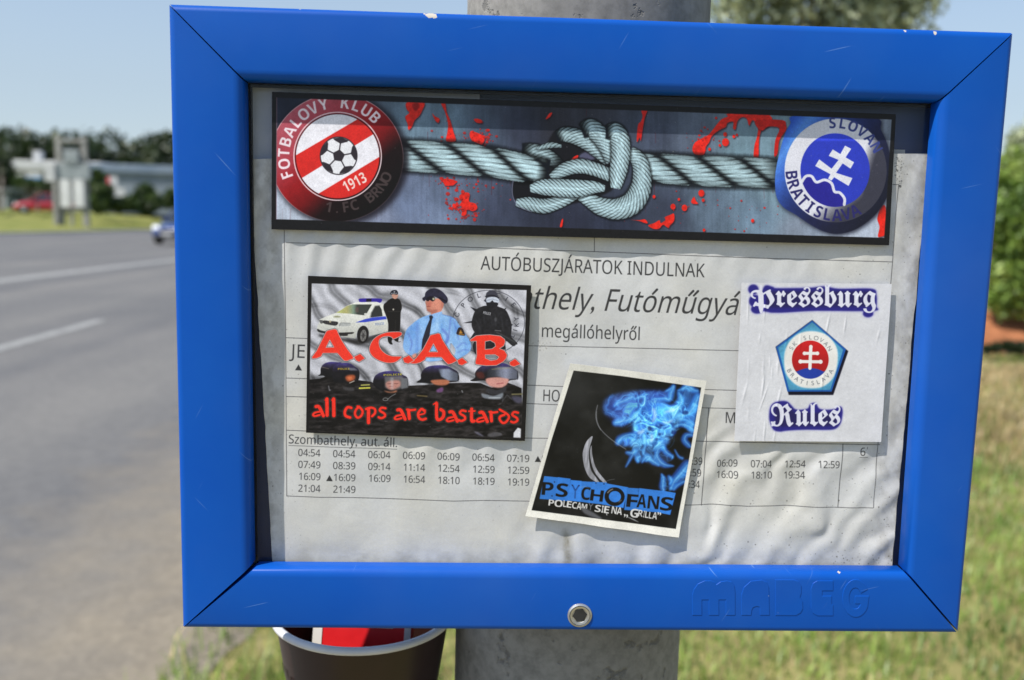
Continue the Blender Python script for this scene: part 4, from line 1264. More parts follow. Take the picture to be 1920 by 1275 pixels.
    pr.stroke(cp([(600, 300), (660, 290), (720, 310)]), .8, (150, 160, 180), .6)
    o = cp([(1045, 420)])[0]
    pr.poly(oval(*o, 130 / 6.857, 120 / 6.857, 60, .1), (20, 20, 22), holes=[oval(*(o + (.6, 0)), 78 / 6.857, 72 / 6.857, 50, .1)])
    pr.stroke(cp([(955, 370), (985, 340), (1020, 322)]), 2, (190, 180, 168), .7, .5)
    pr.stroke(cp([(1100, 490), (1130, 465)]), 1.6, (170, 165, 160), .6, .5)
    for q in ((240, 410), (272, 232), (805, 245), (908, 256), (1212, 520), (1740, 590)):
        pr.poly(oval(*cp([q])[0], 1.6, 1.4, 8), (24, 40, 70), .8)
    WH = (214, 212, 208)
    for ch, x0, y0, x1, y1, h in (('P', 192, 532, 262, 540, 11.5), ('O', 268, 546, 374, 556, 13), ('L', 380, 550, 420, 555, 12.5), ('E', 424, 556, 486, 566, 12.5), ('C', 492, 568, 552, 577, 12.5), ('A', 552, 578, 612, 588, 13), ('M', 618, 566, 690, 574, 8.5),
                                  ('S', 785, 610, 862, 622, 13), ('I', 870, 622, 898, 626, 13), ('E', 904, 628, 968, 638, 13.5), ('N', 1000, 634, 1066, 644, 13.5), ('A', 1068, 646, 1136, 656, 13.5), ('G', 1240, 680, 1342, 692, 16), ('R', 1344, 672, 1404, 680, 12.5),
                                  ('I', 1408, 684, 1424, 687, 12.5), ('L', 1432, 690, 1476, 696, 12.5), ('L', 1480, 698, 1520, 704, 12.5), ('A', 1524, 704, 1586, 714, 13)):
        pr.text(bold(ch), cp([(x0, y0)])[0], cp([(x1, y1)])[0], h, WH, ref=bold('H'))
    pr.text('Y', cp([(700, 588)])[0], cp([(764, 596)])[0], 12.5, (120, 120, 124), ref='H')
    pr.stroke(cp([(940, 640), (946, 656)]), 1.2, WH)
    for x, y in ((1175, 665), (1205, 672)):
        pr.stroke(cp([(x, y - 14), (x + 4, y), (x - 8, y + 20)]), [3, 2.2, .6], WH)
    for x, y in ((1605, 640), (1632, 645)):
        pr.stroke(cp([(x, y - 12), (x + 4, y), (x - 6, y + 16)]), [3, 2.2, .6], WH)
    # keep the margin clean
    m = Print.cover(pr, [pr.to(pic)])
    y0, y1, x0, x1, c = m
    full = np.zeros((pr.h, pr.w))
    full[y0:y1, x0:x1] = c
    pr.rgb[:] = old * (1 - full[..., None]) + pr.rgb * full[..., None]
    pr.finish(.0, .06, 7)
    specks(pr, 120, (1000, 690, 1310, 990), (.2, .6), [(150, 150, 150), (110, 110, 112)], (.2, .6), 18)
    return pr


# ---- white paper sticker -------------------------------------------------------------------
PAPER_ST = [(1391, 530), (1672, 532.5), (1652, 828.7), (1377, 827)]


def art_pressburg():
    pr = Print(PAPER_ST, BANNER_Y, base=(208, 208, 211))
    pr.rgb *= (1 - .05 * (fbm(pr.PX / 3, pr.PY / 3, 3, 2) - .4))[..., None]
    ct = lambda q: crop(1390, 525, 7.111, q)
    cu = lambda q: crop(1430, 740, 11.294, q)
    ce = lambda q: crop(1440, 590, 7.97, q)
    NAVY = (42, 38, 122)
    DK = (36, 32, 72)
    for sh, al, bl in (([ct(smooth([(300, 95), (430, 95), (470, 110), (900, 105), (1110, 85), (1300, 118), (1740, 118), (1800, 200), (1800, 350), (1760, 410), (1000, 410), (300, 415)], 5)), ct(oval(160, 125, 68, 64)), ct(oval(180, 280, 76, 82)), ct(oval(210, 390, 80, 58)), ct(oval(1690, 450, 68, 46)),
                        ct([(1620, 380), (1770, 380), (1745, 450), (1640, 450)])], 1, 1.2),):
        for s_ in sh:
            pr.poly(s_, (96, 90, 186), .8, 2.6)
        for s_ in sh:
            pr.poly(s_, NAVY, 1, .9)
    pr.poly(ct([(330, 150), (1750, 150), (1750, 350), (330, 370)]), DK, .75, 2.2)
    LET = (216, 216, 228)
    for ox, oy in ((-.7, 0), (.7, 0), (0, -.4), (0, .4)):
      pr.text(frak('P'), ct([(130, 372)])[0] + (ox, oy), ct([(440, 372)])[0] + (ox, oy), 44, LET, ref=frak('P'), up=(-.02, -1))
      pr.text(frak('ressburg'), ct([(458, 352)])[0] + (ox, oy), ct([(1790, 356)])[0] + (ox, oy), 30.5, LET, ref=frak('e'))
    pr.stroke(ct([(262, 80), (262, 420)]), 4.6, LET)
    # second word
    bl2 = [cu(smooth([(165, 600), (140, 480), (160, 280), (240, 175), (400, 135), (520, 150), (600, 220), (690, 310), (840, 320), (960, 290), (1010, 200), (1120, 180), (1190, 290), (1310, 320), (1500, 310), (1640, 250), (1690, 330), (1680, 480), (1640, 620), (1540, 720),
                           (1350, 745), (900, 740), (520, 760), (360, 780), (230, 740)], 5))]
    for s_ in bl2:
        pr.poly(s_, (96, 90, 186), .8, 2.4)
        pr.poly(s_, NAVY, 1, .8)
    pr.poly(cu([(240, 260), (560, 260), (680, 380), (1600, 380), (1560, 660), (280, 680)]), DK, .75, 2.2)
    for ox, oy in ((-.7, 0), (.7, 0), (0, -.4), (0, .4)):
      pr.text(frak('R'), cu([(175, 655)])[0] + (ox, oy), cu([(645, 660)])[0] + (ox, oy), 43, LET, ref=frak('R'))
      pr.text(frak('ules'), cu([(690, 652)])[0] + (ox, oy), cu([(1640, 652)])[0] + (ox, oy), 31, LET, ref=frak('e'))
    # five-sided badge
    pr.poly(ce([(660, 78), (1200, 545), (975, 1200), (310, 1200), (112, 480)]), (18, 18, 34), 1, .6)
    pr.poly(ce([(660, 85), (1165, 515), (950, 1150), (290, 1150), (118, 482)]), (28, 84, 160))
    face = ce([(660, 112), (1125, 520), (930, 1125), (315, 1125), (150, 492)])
    fc = ce([(640, 680)])[0]
    pr.poly(face, lambda X, Y: np.array([92, 176, 216.0]) * (1 - .28 * np.clip((np.hypot(X - fc[0], Y - fc[1]) - 42) / 30, 0, 1))[..., None] * (.93 + .14 * fbm(X / 2.5, Y / 2.5, 2, 3))[..., None], 1, .6)
    ring = smooth(ce([(640, 245), (870, 300), (1020, 480), (1040, 700), (980, 930), (830, 1070), (640, 1100), (440, 1060), (280, 900), (240, 680), (280, 470), (430, 300)]))
    pr.poly(ring, (224, 222, 216), 1, .8)
    rc = ce([(632, 672)])[0]
    pr.arc_text('SK SLOVAN', *rc, 300 / 7.97, 302 / 7.97, 211, 330, 8.0, (120, 122, 124), ref='H', wide=1.0)
    pr.arc_text('BRATISLAVA', *rc, 386 / 7.97, 384 / 7.97, 152, 30, 8.0, (110, 114, 120), inward=True, ref='H', wide=1.0)
    disc = oval(*rc, 275 / 7.97, 286 / 7.97, 70)
    pr.poly(disc, lambda X, Y: np.array([176, 30, 30.0]) * np.interp(Y, [640, 700], [1.12, .9])[..., None])
    a = np.degrees(np.arctan2(disc[:, 1] - rc[1], disc[:, 0] - rc[0]))
    low = disc[(a > 37) & (a < 143)]
    low = low[np.argsort(np.degrees(np.arctan2(low[:, 1] - rc[1], low[:, 0] - rc[0])))]
    pr.poly(np.vstack([smooth(ce([(425, 850), (520, 812), (625, 796), (740, 812), (830, 850)]), 4, False), low]), (34, 58, 150))
    W = (230, 228, 224)
    pr.stroke(ce([(640, 475), (626, 800)]), 6.2, W)
    pr.stroke(ce([(545, 578), (740, 578)]), 5.6, W)
    pr.stroke(ce([(485, 700), (785, 704)]), 5.8, W)
    for q, r in ((ce([(640, 480)])[0], 3.5), (ce([(545, 578)])[0], 3.6), (ce([(738, 578)])[0], 3.6), (ce([(485, 700)])[0], 4), (ce([(785, 704)])[0], 4)):
        pr.poly(oval(*q, r, r, 14), W)
    pr.finish(.0, .03, 9)
    return pr


# ---- the timetable -----------------------------------------------------------------------
PAPER_Y = 0.0115
PAPER = [(467, 298), (1741, 288), (1673, 1068), (512, 1056)]


def art_timetable():
    pr = Print([(440, 270), (1765, 270), (1720, 1090), (470, 1090)], PAPER_Y, res=0.00016, base=(211, 211, 209))
    X, Y = pr.PX, pr.PY
    n = fbm(X / 60, Y / 60, 4, 3)
    yel = np.clip(fbm(X / 130, Y / 130, 3, 9) * 1.8 - .7, 0, 1)
    pr.rgb *= (1 - .11 * (n - .4))[..., None]
    pr.rgb *= 1 - yel[..., None] * np.array([.0, .015, .06])
    pr.rgb *= (1 - .05 * (fbm(X / 2.2, Y / 2.2, 2, 4) - .4))[..., None]
    # damp dirt along the right, the left and the foot of the sheet
    ed = np.clip((X - (1738 - (Y - 290) * .085 - 75)) / 75, 0, 1) * np.clip(fbm(X / 18, Y / 26, 4, 13) * 2.2 - .75, 0, 1)
    el = np.clip(1 - (X - 512) / 26, 0, 1) * np.clip(fbm(X / 14, Y / 20, 4, 23) * 2.2 - .7, 0, 1)
    ef = np.clip((Y - 1010) / 45, 0, 1) * np.clip(fbm(X / 22, Y / 18, 4, 33) * 2 - .6, 0, 1)
    pr.rgb *= 1 - np.clip(ed * .24 + el * .18 + ef * .15, 0, .4)[..., None] * np.array([.92, .95, 1.0])
    st = np.exp(-((X - 1062 - (Y - 1000) * .06) / 9) ** 2) * np.clip((Y - 985) / 20, 0, 1) * (.4 + fbm(X / 5, Y / 7, 3, 43))
    pr.rgb *= 1 - np.clip(st * .3, 0, .5)[..., None] * np.array([.8, .85, 1.0])
    INK = (58, 58, 60)
    LN = (70, 70, 72)

    def line(p, w=1.15, c=LN, a=.92):
        pr.stroke(p, w, c, a)
    line([(533, 432), (535, 600), (538, 930)])
    line([(537, 455), (860, 463), (1115, 472), (1420, 484), (1672, 491)])
    line([(1115, 445), (1115, 472)])
    line([(1672, 346), (1683.5, 346), (1660, 650), (1638, 952)])
    line([(536, 633.5), (760, 641), (995, 648.5), (1380, 657.5), (1659, 664)])
    line([(536, 709), (990, 722), (1048, 724.5), (1385, 732), (1655, 740)])
    line([(537, 743.5), (990, 756.5), (1048, 759), (1330, 765), (1650, 772)])
    line([(537, 806.5), (760, 814), (990, 821), (1330, 827.5), (1650, 834)])
    line([(538, 929.5), (600, 932), (660, 932.5), (740, 935), (800, 937), (850, 939), (905, 938), (1000, 940), (1285, 946.5), (1350, 945.5), (1400, 949), (1470, 948), (1560, 951), (1637, 952.5)])
    line([(1329, 765), (1315, 947)], 1.3)
    line([(1580.5, 832), (1571, 951)], 1.3)
    T = pr.words
    T('AUTÓBUSZJÁRATOK INDULNAK', (901, 505.5), (1321, 520), 25.5, INK, ref='H')
    T('athely, Futóműgyár', (971, 577.8), (1402, 591.5), 41, INK, ref='H', slant=.24)
    T('megállóhelyről', (1016, 632), (1199.5, 638.2), 25.5, INK, ref='h')
    T('JE', (542, 670.5), (571, 671.5), 25, INK, ref='H')
    T('HO', (1018.5, 752), (1049, 753), 21.5, INK, ref='H')
    T('M', (1360.5, 793), (1378, 793.5), 20.5, INK, ref='H')
    T('Szombathely, aut. áll.', (541.5, 831), (744.5, 837.5), 16.5, INK, ref='H')
    line([(541.5, 835), (744.5, 841.5)], .9)
    tri = lambda x, y, w, h: pr.poly([(x, y), (x + w, y + .4), (x + w / 2, y - h)], (50, 50, 52))
    tri(553, 694.5, 13, 11)
    xs = [559.5, 625, 690.6, 755.6, 820.2, 885.6, 950.6]
    b0 = [854.6, 856.3, 858.2, 860, 861.8, 863.3, 865]
    rows = [['04:54', '04:54', '06:04', '06:09', '06:09', '06:54', '07:19'], ['07:49', '08:39', '09:14', '11:14', '12:54', '12:59', '12:59'], ['16:09', '16:09', '16:09', '16:54', '18:10', '18:19', '19:19'], ['21:04', '21:49']]
    for r, row in enumerate(rows):
        for k, t in enumerate(row):
            ins = {'1': 1.6}.get(t[0], 0)
            T(t, (xs[k] + ins, b0[k] + r * 22.3), (xs[k] + 41.5, b0[k] + r * 22.3 + .9), 13.6, INK, ref='0')
    tri(612, b0[1] + 44.6 + .4, 12.4, 11)
    tri(1002.5, 865.6, 12, 11)
    T('0', (1016, 866), (1024, 866.2), 13.6, INK, ref='0')
    for k, t in enumerate((':39', ':59', ':34')):
        T(t, (1297.5 - 2.7 * k, 871.4 + 21.6 * k), (1317 - 2.7 * k, 871.8 + 21.6 * k), 14, INK, ref='0')
    for t, x, y in (('06:09', 1344, 874.8), ('07:04', 1407.7, 875.8), ('12:54', 1471.5, 876.2), ('12:59', 1534.2, 876.8), ('16:09', 1344.3, 896.3), ('18:10', 1408.3, 896.8), ('19:34', 1470.2, 897.1)):
        T(t, (x, y), (x + 39, y + .5), 13.6, INK, ref='0')
    T('6', (1612.5, 854.2), (1622, 854.4), 15.5, INK, ref='0')
    line([(1626.5, 838.5), (1626, 842)], 1.0)
    line([(1611.5, 857.4), (1627, 857.8)], .9)
    D = [(70, 68, 64), (96, 92, 86), (50, 48, 46)]
    specks(pr, 420, (1590, 300, 1735, 1060), (.3, 1.0), D, (.15, .7), 31)
    specks(pr, 300, (1300, 900, 1690, 1062), (.3, 1.1), D, (.15, .75), 32)
    specks(pr, 340, (505, 430, 575, 1050), (.3, .9), D, (.12, .5), 33)
    specks(pr, 460, (520, 440, 1690, 1060), (.25, .9), D, (.1, .55), 34)
    specks(pr, 60, (1676, 295, 1690, 350), (.5, 2.0), [(60, 58, 56)], (.3, .8), 35)
    specks(pr, 30, (1560, 1040, 1680, 1058), (.5, 1.8), [(60, 58, 50)], (.3, .8), 36)
    # rubbed patch by the flame sticker
    g = np.random.default_rng(3)
    for _ in range(60):
        x, y = g.normal(1018, 9), g.normal(648, 5)
        pr.poly(oval(x, y, g.uniform(.5, 2.4), g.uniform(.4, 1.2), 7, g.uniform(0, 3)), [(214, 210, 202), (150, 146, 140)][g.integers(2)], g.uniform(.3, .8))
    return pr


# ================================================================== setting
def sheet_mesh(name, poly, z, m, kind='structure'):
    return tag(mesh_of(name, [(x, y, z) for x, y in poly], [tuple(range(len(poly)))], m), kind=kind)


# -- materials of the ground
def mat_road():
    m, nt, b = nt_mat('asphalt_and_gravel')
    tc = nt.nodes.new('ShaderNodeTexCoord')
    sep = nt.nodes.new('ShaderNodeSeparateXYZ')
    nt.links.new(tc.outputs['Object'], sep.inputs[0])
    big = noise_node(nt, 0.35, 4)
    mid = noise_node(nt, 3.0, 5)
    grit = noise_node(nt, 60, 3, 0.7)
    a = ramp_node(nt, big.outputs['Fac'], [(0.35, (0.140, 0.139, 0.137)), (0.65, (0.180, 0.175, 0.166))])
    lanes = noise_node(nt, 0.5, 3, 0.5, sc=(1.6, 0.05, 1))
    tr = ramp_node(nt, lanes.outputs['Fac'], [(0.38, (0.80, 0.81, 0.84)), (0.62, (1.06, 1.05, 1.03))])
    a2 = mix_node(nt, 1.0, a.outputs[0], tr.outputs[0], 'MULTIPLY')
    patch = noise_node(nt, 11, 4, .65)
    pt_ = ramp_node(nt, patch.outputs['Fac'], [(0.3, (0.86, 0.86, 0.87)), (0.7, (1.14, 1.13, 1.12))])
    a2 = mix_node(nt, 1.0, a2, pt_.outputs[0], 'MULTIPLY')
    gr = ramp_node(nt, grit.outputs['Fac'], [(0.3, (0.74, 0.74, 0.74)), (0.7, (1.22, 1.22, 1.22))])
    a3 = mix_node(nt, 1.0, a2, gr.outputs[0], 'MULTIPLY')
    stones = nt.nodes.new('ShaderNodeTexVoronoi')
    stones.inputs['Scale'].default_value = 38
    nt.links.new(tc.outputs['Object'], stones.inputs['Vector'])
    sc = ramp_node(nt, stones.outputs['Color'], [(0.0, (0.135, 0.115, 0.088)), (0.5, (0.20, 0.17, 0.125)), (1.0, (0.28, 0.24, 0.18))])
    dirt = ramp_node(nt, mid.outputs['Fac'], [(0.35, (0.235, 0.20, 0.15)), (0.65, (0.285, 0.246, 0.188))])
    g = mix_node(nt, 0.5, dirt.outputs[0], sc.outputs[0])
    # gravel drifts over the edge of the asphalt
    f = nt.nodes.new('ShaderNodeMapRange')
    f.inputs['From Min'].default_value = -2.3
    f.inputs['From Max'].default_value = -1.15
    ad = nt.nodes.new('ShaderNodeMath')
    ad.operation = 'MULTIPLY_ADD'
    ad.inputs[1].default_value = 1.3
    nt.links.new(mid.outputs['Fac'], ad.inputs[0])
    s2 = nt.nodes.new('ShaderNodeMath')
    s2.operation = 'ADD'
    s2.inputs[1].default_value = -0.65
    nt.links.new(sep.outputs['X'], s2.inputs[0])
    nt.links.new(s2.outputs[0], ad.inputs[2])
    nt.links.new(ad.outputs[0], f.inputs['Value'])
    out = mix_node(nt, f.outputs[0], a3, g)
    nt.links.new(out, b.inputs['Base Color'])
    b.inputs['Roughness'].default_value = 0.85
    b.inputs['Specular IOR Level'].default_value = 0.3
    bump_node(nt, grit.outputs['Fac'], b, 0.5, 0.004)
    return m


def mat_field():
    m, nt, b = nt_mat('dry_meadow')
    n1 = noise_node(nt, 0.25, 4)
    n2 = noise_node(nt, 5, 5)
    a = ramp_node(nt, n1.outputs['Fac'], [(0.3, (0.15, 0.165, 0.05)), (0.5, (0.26, 0.23, 0.09)), (0.7, (0.34, 0.27, 0.15))])
    c = ramp_node(nt, n2.outputs['Fac'], [(0.3, (0.6, 0.6, 0.6)), (0.7, (1.25, 1.25, 1.25))])
    o = mix_node(nt, 1.0, a.outputs[0], c.outputs[0], 'MULTIPLY')
    nt.links.new(o, b.inputs['Base Color'])
    b.inputs['Roughness'].default_value = 0.95
    b.inputs['Specular IOR Level'].default_value = 0.1
    return m


def mat_leaf(name, c0, c1, c2, scale=1.2, trans=0.3):
    m = bpy.data.materials.new(name)
    m.use_nodes = True
    nt = m.node_tree
    for n in list(nt.nodes):
        nt.nodes.remove(n)
    out = nt.nodes.new('ShaderNodeOutputMaterial')
    d = nt.nodes.new('ShaderNodeBsdfDiffuse')
    t = nt.nodes.new('ShaderNodeBsdfTranslucent')
    g = nt.nodes.new('ShaderNodeBsdfGlossy')
    g.inputs['Roughness'].default_value = 0.5
    mx = nt.nodes.new('ShaderNodeMixShader')
    mx.inputs[0].default_value = trans
    m2 = nt.nodes.new('ShaderNodeMixShader')
    m2.inputs[0].default_value = 0.05
    n = noise_node(nt, scale, 3, 0.7)
    r = ramp_node(nt, n.outputs['Fac'], [(0.3, c0), (0.5, c1), (0.72, c2)])
    geo = nt.nodes.new('ShaderNodeNewGeometry')
    rr = ramp_node(nt, geo.outputs['Random Per Island'], [(0.0, (0.65, 0.68, 0.6)), (0.5, (1, 1, 1)), (1.0, (1.45, 1.4, 1.2))])
    cc = mix_node(nt, 1.0, r.outputs[0], rr.outputs[0], 'MULTIPLY')
    nt.links.new(cc, d.inputs['Color'])
    nt.links.new(cc, t.inputs['Color'])
    nt.links.new(d.outputs[0], mx.inputs[1])
    nt.links.new(t.outputs[0], mx.inputs[2])
    nt.links.new(mx.outputs[0], m2.inputs[1])
    nt.links.new(g.outputs[0], m2.inputs[2])
    nt.links.new(m2.outputs[0], out.inputs['Surface'])
    return m


M_field = mat_field()
M_road = mat_road()
M_mark = mottled('worn_road_paint', (0.22, 0.22, 0.21), (0.36, 0.36, 0.34), 6, 0.8)
M_kerb = mottled('pale_concrete', (0.34, 0.33, 0.31), (0.46, 0.45, 0.42), 3, 0.9)

# ground sheet to the horizon, road sheet on it
sheet_mesh('ground', [(-700, -300), (700, -300), (700, 1200), (-700, 1200)], -0.004, M_field)
KX0, KX1 = -24.2, -19.0          # the far edge of the road swings in slowly


def kerb_x(y):
    return np.interp(y, [-300, 30, 47, 64, 110, 1200], [-24.5, -24.4, -23.4, -21.3, -19.5, -19])


ys = [-300, -60, 0, 20, 30, 38, 47, 55, 64, 85, 110, 250, 1100]
road_v, road_f = [], []
ys = sorted(set(ys + [round(.12 * q, 2) for q in range(5, 110)]))
for k, y in enumerate(ys):
    edge_x = -0.88 + (.34 * (float(fbm(np.array(y * 1.6), np.array(.5), 4, 6)) - .5) if 0 < y < 14 else 0)
    for x in np.linspace(float(kerb_x(y)), edge_x, 9):
        road_v.append((x, y, 0.0))
for k in range(len(ys) - 1):
    for i in range(8):
        a = k * 9 + i
        road_f.append((a, a + 1, a + 10, a + 9))
tag(mesh_of('road', road_v, road_f, M_road), kind='structure')
mk = MB()


def stripe(x0, y0, x1, y1, w):
    d = np.array([x1 - x0, y1 - y0])
    n = np.array([-d[1], d[0]]) / np.hypot(*d) * w / 2
    o = len(mk.v)
    mk.v += [(x0 + n[0], y0 + n[1], 0.005), (x0 - n[0], y0 - n[1], 0.005), (x1 - n[0], y1 - n[1], 0.005), (x1 + n[0], y1 + n[1], 0.005)]
    mk.f.append((o + 1, o + 2, o + 3, o))


stripe(-9.45, 16.9, -8.0, 43.0, 0.42)
stripe(-4.98, -60, -5.0, 12.1, 0.17)
for y in (18, 30, 42, 54):
    stripe(-4.99, y, -5.0, y + 5, 0.17)
tag(mk.build('road_markings', M_mark), kind='structure')
kb = MB()
ys = [y for y in ys if not 0 < y < 14]
for a, b in zip(ys[:-1], ys[1:]):
    xa, xb = float(kerb_x(a)), float(kerb_x(b))
    kb.add([(xa, a, -.01), (xb, b, -.01), (xb, b, .10), (xa, a, .10), (xa - .25, a, .10), (xb - .25, b, .10)], [(0, 3, 2, 1)[::-1], (3, 2, 5, 4)[::-1]])
tag(kb.build('kerb', M_kerb), kind='structure')
# the verge rises beyond the kerb
vv, vf = [], []
yy = [20, 30, 38, 47, 55, 64, 75, 90, 110, 150, 220, 400]
dd = [0.25, 2, 5, 9, 14, 20, 40, 90, 250]


def verge_z(d):
    return float(np.interp(d, [0, 0.25, 3, 10, 16, 40], [0.1, 0.1, 0.18, 0.75, 1.15, 1.4]))


for y in yy:
    for d in dd:
        vv.append((float(kerb_x(y)) - d, y, verge_z(d)))
for k in range(len(yy) - 1):
    for i in range(len(dd) - 1):
        a = k * len(dd) + i
        vf.append((a, a + len(dd), a + len(dd) + 1, a + 1))
M_verge = mottled('mown_verge', (0.15, 0.18, 0.04), (0.27, 0.26, 0.085), 0.7, 0.95, spec=.1, detail=6)
tag(mesh_of('grass_verge', vv, vf, M_verge, smooth=True), kind='structure')


# -- foliage
def leaf_cloud(centres, radii, n, size, seed, squash=0.85, shell=0.55, drop=0.0):
    """many small leaf-sized quads through the volume of some lobes"""
    g = np.random.default_rng(seed)
    C_ = np.asarray(centres, float)
    Rr = np.asarray(radii, float)
    p = Rr ** 2 / (Rr ** 2).sum()
    k = g.choice(len(C_), n, p=p)
    d = g.normal(size=(n, 3))
    d /= np.linalg.norm(d, axis=1)[:, None]
    rad = (shell + (1 - shell) * g.random(n)) * (0.75 + 0.35 * np.abs(np.sin(d[:, 0] * 7 + k) * np.cos(d[:, 2] * 6 + 2 * k)))
    P = C_[k] + d * (Rr[k] * rad)[:, None] * np.array([1, 1, squash])
    P[:, 2] -= drop * g.random(n)
    a = g.normal(size=(n, 3))
    a /= np.linalg.norm(a, axis=1)[:, None]
    b = np.cross(a, g.normal(size=(n, 3)))
    b /= np.linalg.norm(b, axis=1)[:, None]
    s = size * g.uniform(0.6, 1.4, n)[:, None]
    V = np.stack([P - a * s, P + b * s * 0.45, P + a * s, P - b * s * 0.45], 1).reshape(-1, 3)
    F = np.arange(4 * n).reshape(n, 4)
    return V, F


def np_mesh(name, V, F, m, parent=None):
    me = bpy.data.meshes.new(name)
    n, k = F.shape
    me.vertices.add(len(V))
    me.vertices.foreach_set('co', V.astype(np.float32).ravel())
    me.loops.add(n * k)
    me.loops.foreach_set('vertex_index', F.astype(np.int32).ravel())
    me.polygons.add(n)
    me.polygons.foreach_set('loop_start', np.arange(0, n * k, k, dtype=np.int32))
    me.update(calc_edges=True)
    me.validate()
    return link_mesh(name, me, m, parent)


M_bark = mottled('bark', (0.09, 0.075, 0.055), (0.17, 0.14, 0.105), 14, 0.95, bump=.6, bdist=.01)
M_dark_leaf = mat_leaf('dark_broadleaf', (0.016, 0.030, 0.009), (0.030, 0.052, 0.013), (0.062, 0.088, 0.022), .35, .25)
M_bush_leaf = mat_leaf('bush_leaf', (0.025, 0.05, 0.012), (0.05, 0.09, 0.02), (0.10, 0.14, 0.035), .8, .25)
M_silver_leaf = mat_leaf('silvery_leaf', (0.21, 0.25, 0.15), (0.42, 0.47, 0.32), (0.68, 0.71, 0.55), 1.6, .3)
M_shrub_leaf = mat_leaf('shrub_leaf', (0.08, 0.15, 0.03), (0.20, 0.31, 0.06), (0.40, 0.48, 0.13), 1.3, .3)


def tree(name, base, lobes, n, size, leaf, label, cat, group=None, trunk_r=0.12, seed=1, squash=.9, shell=.5):
    base = Vector([float(q) for q in base])
    root = empty(name, base, label, cat, group)
    top = np.mean([l[0] for l in lobes], 0)
    tb = MB()
    g = random.Random(seed)
    mid = Vector(((base.x + top[0]) / 2 + g.uniform(-.1, .1), (base.y + top[1]) / 2, (base.z + top[2]) / 2))
    tb.tube(base, mid, trunk_r, trunk_r * .75, 9)
    tb.tube(mid, top, trunk_r * .75, trunk_r * .4, 9)
    for c, r in lobes:
        tb.tube(mid, Vector([float(q) for q in c]), trunk_r * .45, trunk_r * .12, 6)
    tb.build('trunk', M_bark, root)
    V, F = leaf_cloud([l[0] for l in lobes], [l[1] for l in lobes], n, size, seed, squash, shell)
    V[:, 2] = np.maximum(V[:, 2], base.z + .03)
    np_mesh('crown', V, F, leaf, root)
    return root


def lobes_px(items, Y):
    """(x, y, r) in pixels of the photograph at a real distance -> lobes in metres"""
    out = []
    for x, y, r in items:
        dy = Y + random.uniform(-.5, .5) * r / FPX * Y
        p = on_depth(x, y, dy)
        out.append((tuple(p), r / FPX * (Y + 0.42)))
    return out


# far wood that reads as one mass
g = np.random.default_rng(12)
cs, rs = [], []
for px, top in ((-90, 250), (-40, 256), (5, 262), (40, 272), (75, 262), (105, 262), (140, 258), (170, 262), (200, 266), (225, 262), (248, 278), (275, 268), (300, 262), (330, 266), (370, 262), (420, 258), (470, 262), (520, 258)) + tuple((q, 268 + 14 * math.sin(q * .9)) for q in range(560, 1500, 42)):
    Y = 112 + g.uniform(-6, 14)
    r = g.uniform(1.6, 2.6)
    p = on_depth(px, top, Y)
    for q in range(7):
        cs.append((p[0] + g.uniform(-1.9, 1.9), Y + g.uniform(-2, 2), p[2] + .55 - r * .55 - q * 1.6 + g.uniform(-.4, .4)))
        rs.append(r * (1 + .14 * q))
V, F = leaf_cloud(cs, rs, 110000, 0.42, 3, 1.0, .55)
wood = np_mesh('far_woods', V, F, M_dark_leaf)
tag(wood, 'dark green wood forming the skyline beyond the road and buildings', 'woods', kind='stuff')

# bushes and trees between the wood and the road
tree('broadleaf_tree', on_ground(3, 397, 1.0), lobes_px([(0, 300, 20), (8, 325, 22), (-8, 345, 26), (14, 352, 18)], 82), 1500, .3, M_dark_leaf,
     'dark tree at the photo\'s left edge beside the green shed', 'tree', seed=5)
tree('dense_bush', on_ground(70, 398, 1.0), lobes_px([(40, 345, 16), (62, 350, 18), (86, 352, 17), (96, 342, 14)], 80), 1500, .28, M_bush_leaf,
     'dark bush behind the red car, under the blue and white banners', 'bush', seed=6, trunk_r=.06)
tree('tall_bush', on_ground(184, 402, .8), lobes_px([(182, 330, 15), (178, 352, 19), (194, 358, 19), (186, 382, 22), (172, 380, 14)], 68), 2200, .24, M_bush_leaf,
     'tall dark bush standing close by the white cabinets, beside the grey building', 'bush', seed=7, trunk_r=.06)
tree('low_hedge', on_ground(225, 402, .8), lobes_px([(205, 386, 15), (222, 384, 17), (240, 384, 17), (255, 388, 13)], 69), 1400, .2, M_bush_leaf,
     'low dark hedge in front of the long grey building', 'hedge', seed=8, trunk_r=.04)
tree('round_bush', on_ground(272, 402, .8), lobes_px([(272, 360, 19), (262, 376, 21), (286, 378, 21), (274, 388, 20)], 70), 2000, .24, M_bush_leaf,
     'round dark bush on the verge behind the blue car', 'bush', seed=9, trunk_r=.06)
tree('leafy_bush', on_ground(326, 402, .8), lobes_px([(322, 366, 14), (334, 372, 18), (318, 380, 14), (345, 376, 20)], 72), 1700, .24, M_bush_leaf,
     'leafy bush half hidden by the left rail of the blue notice case', 'bush', seed=10, trunk_r=.06)

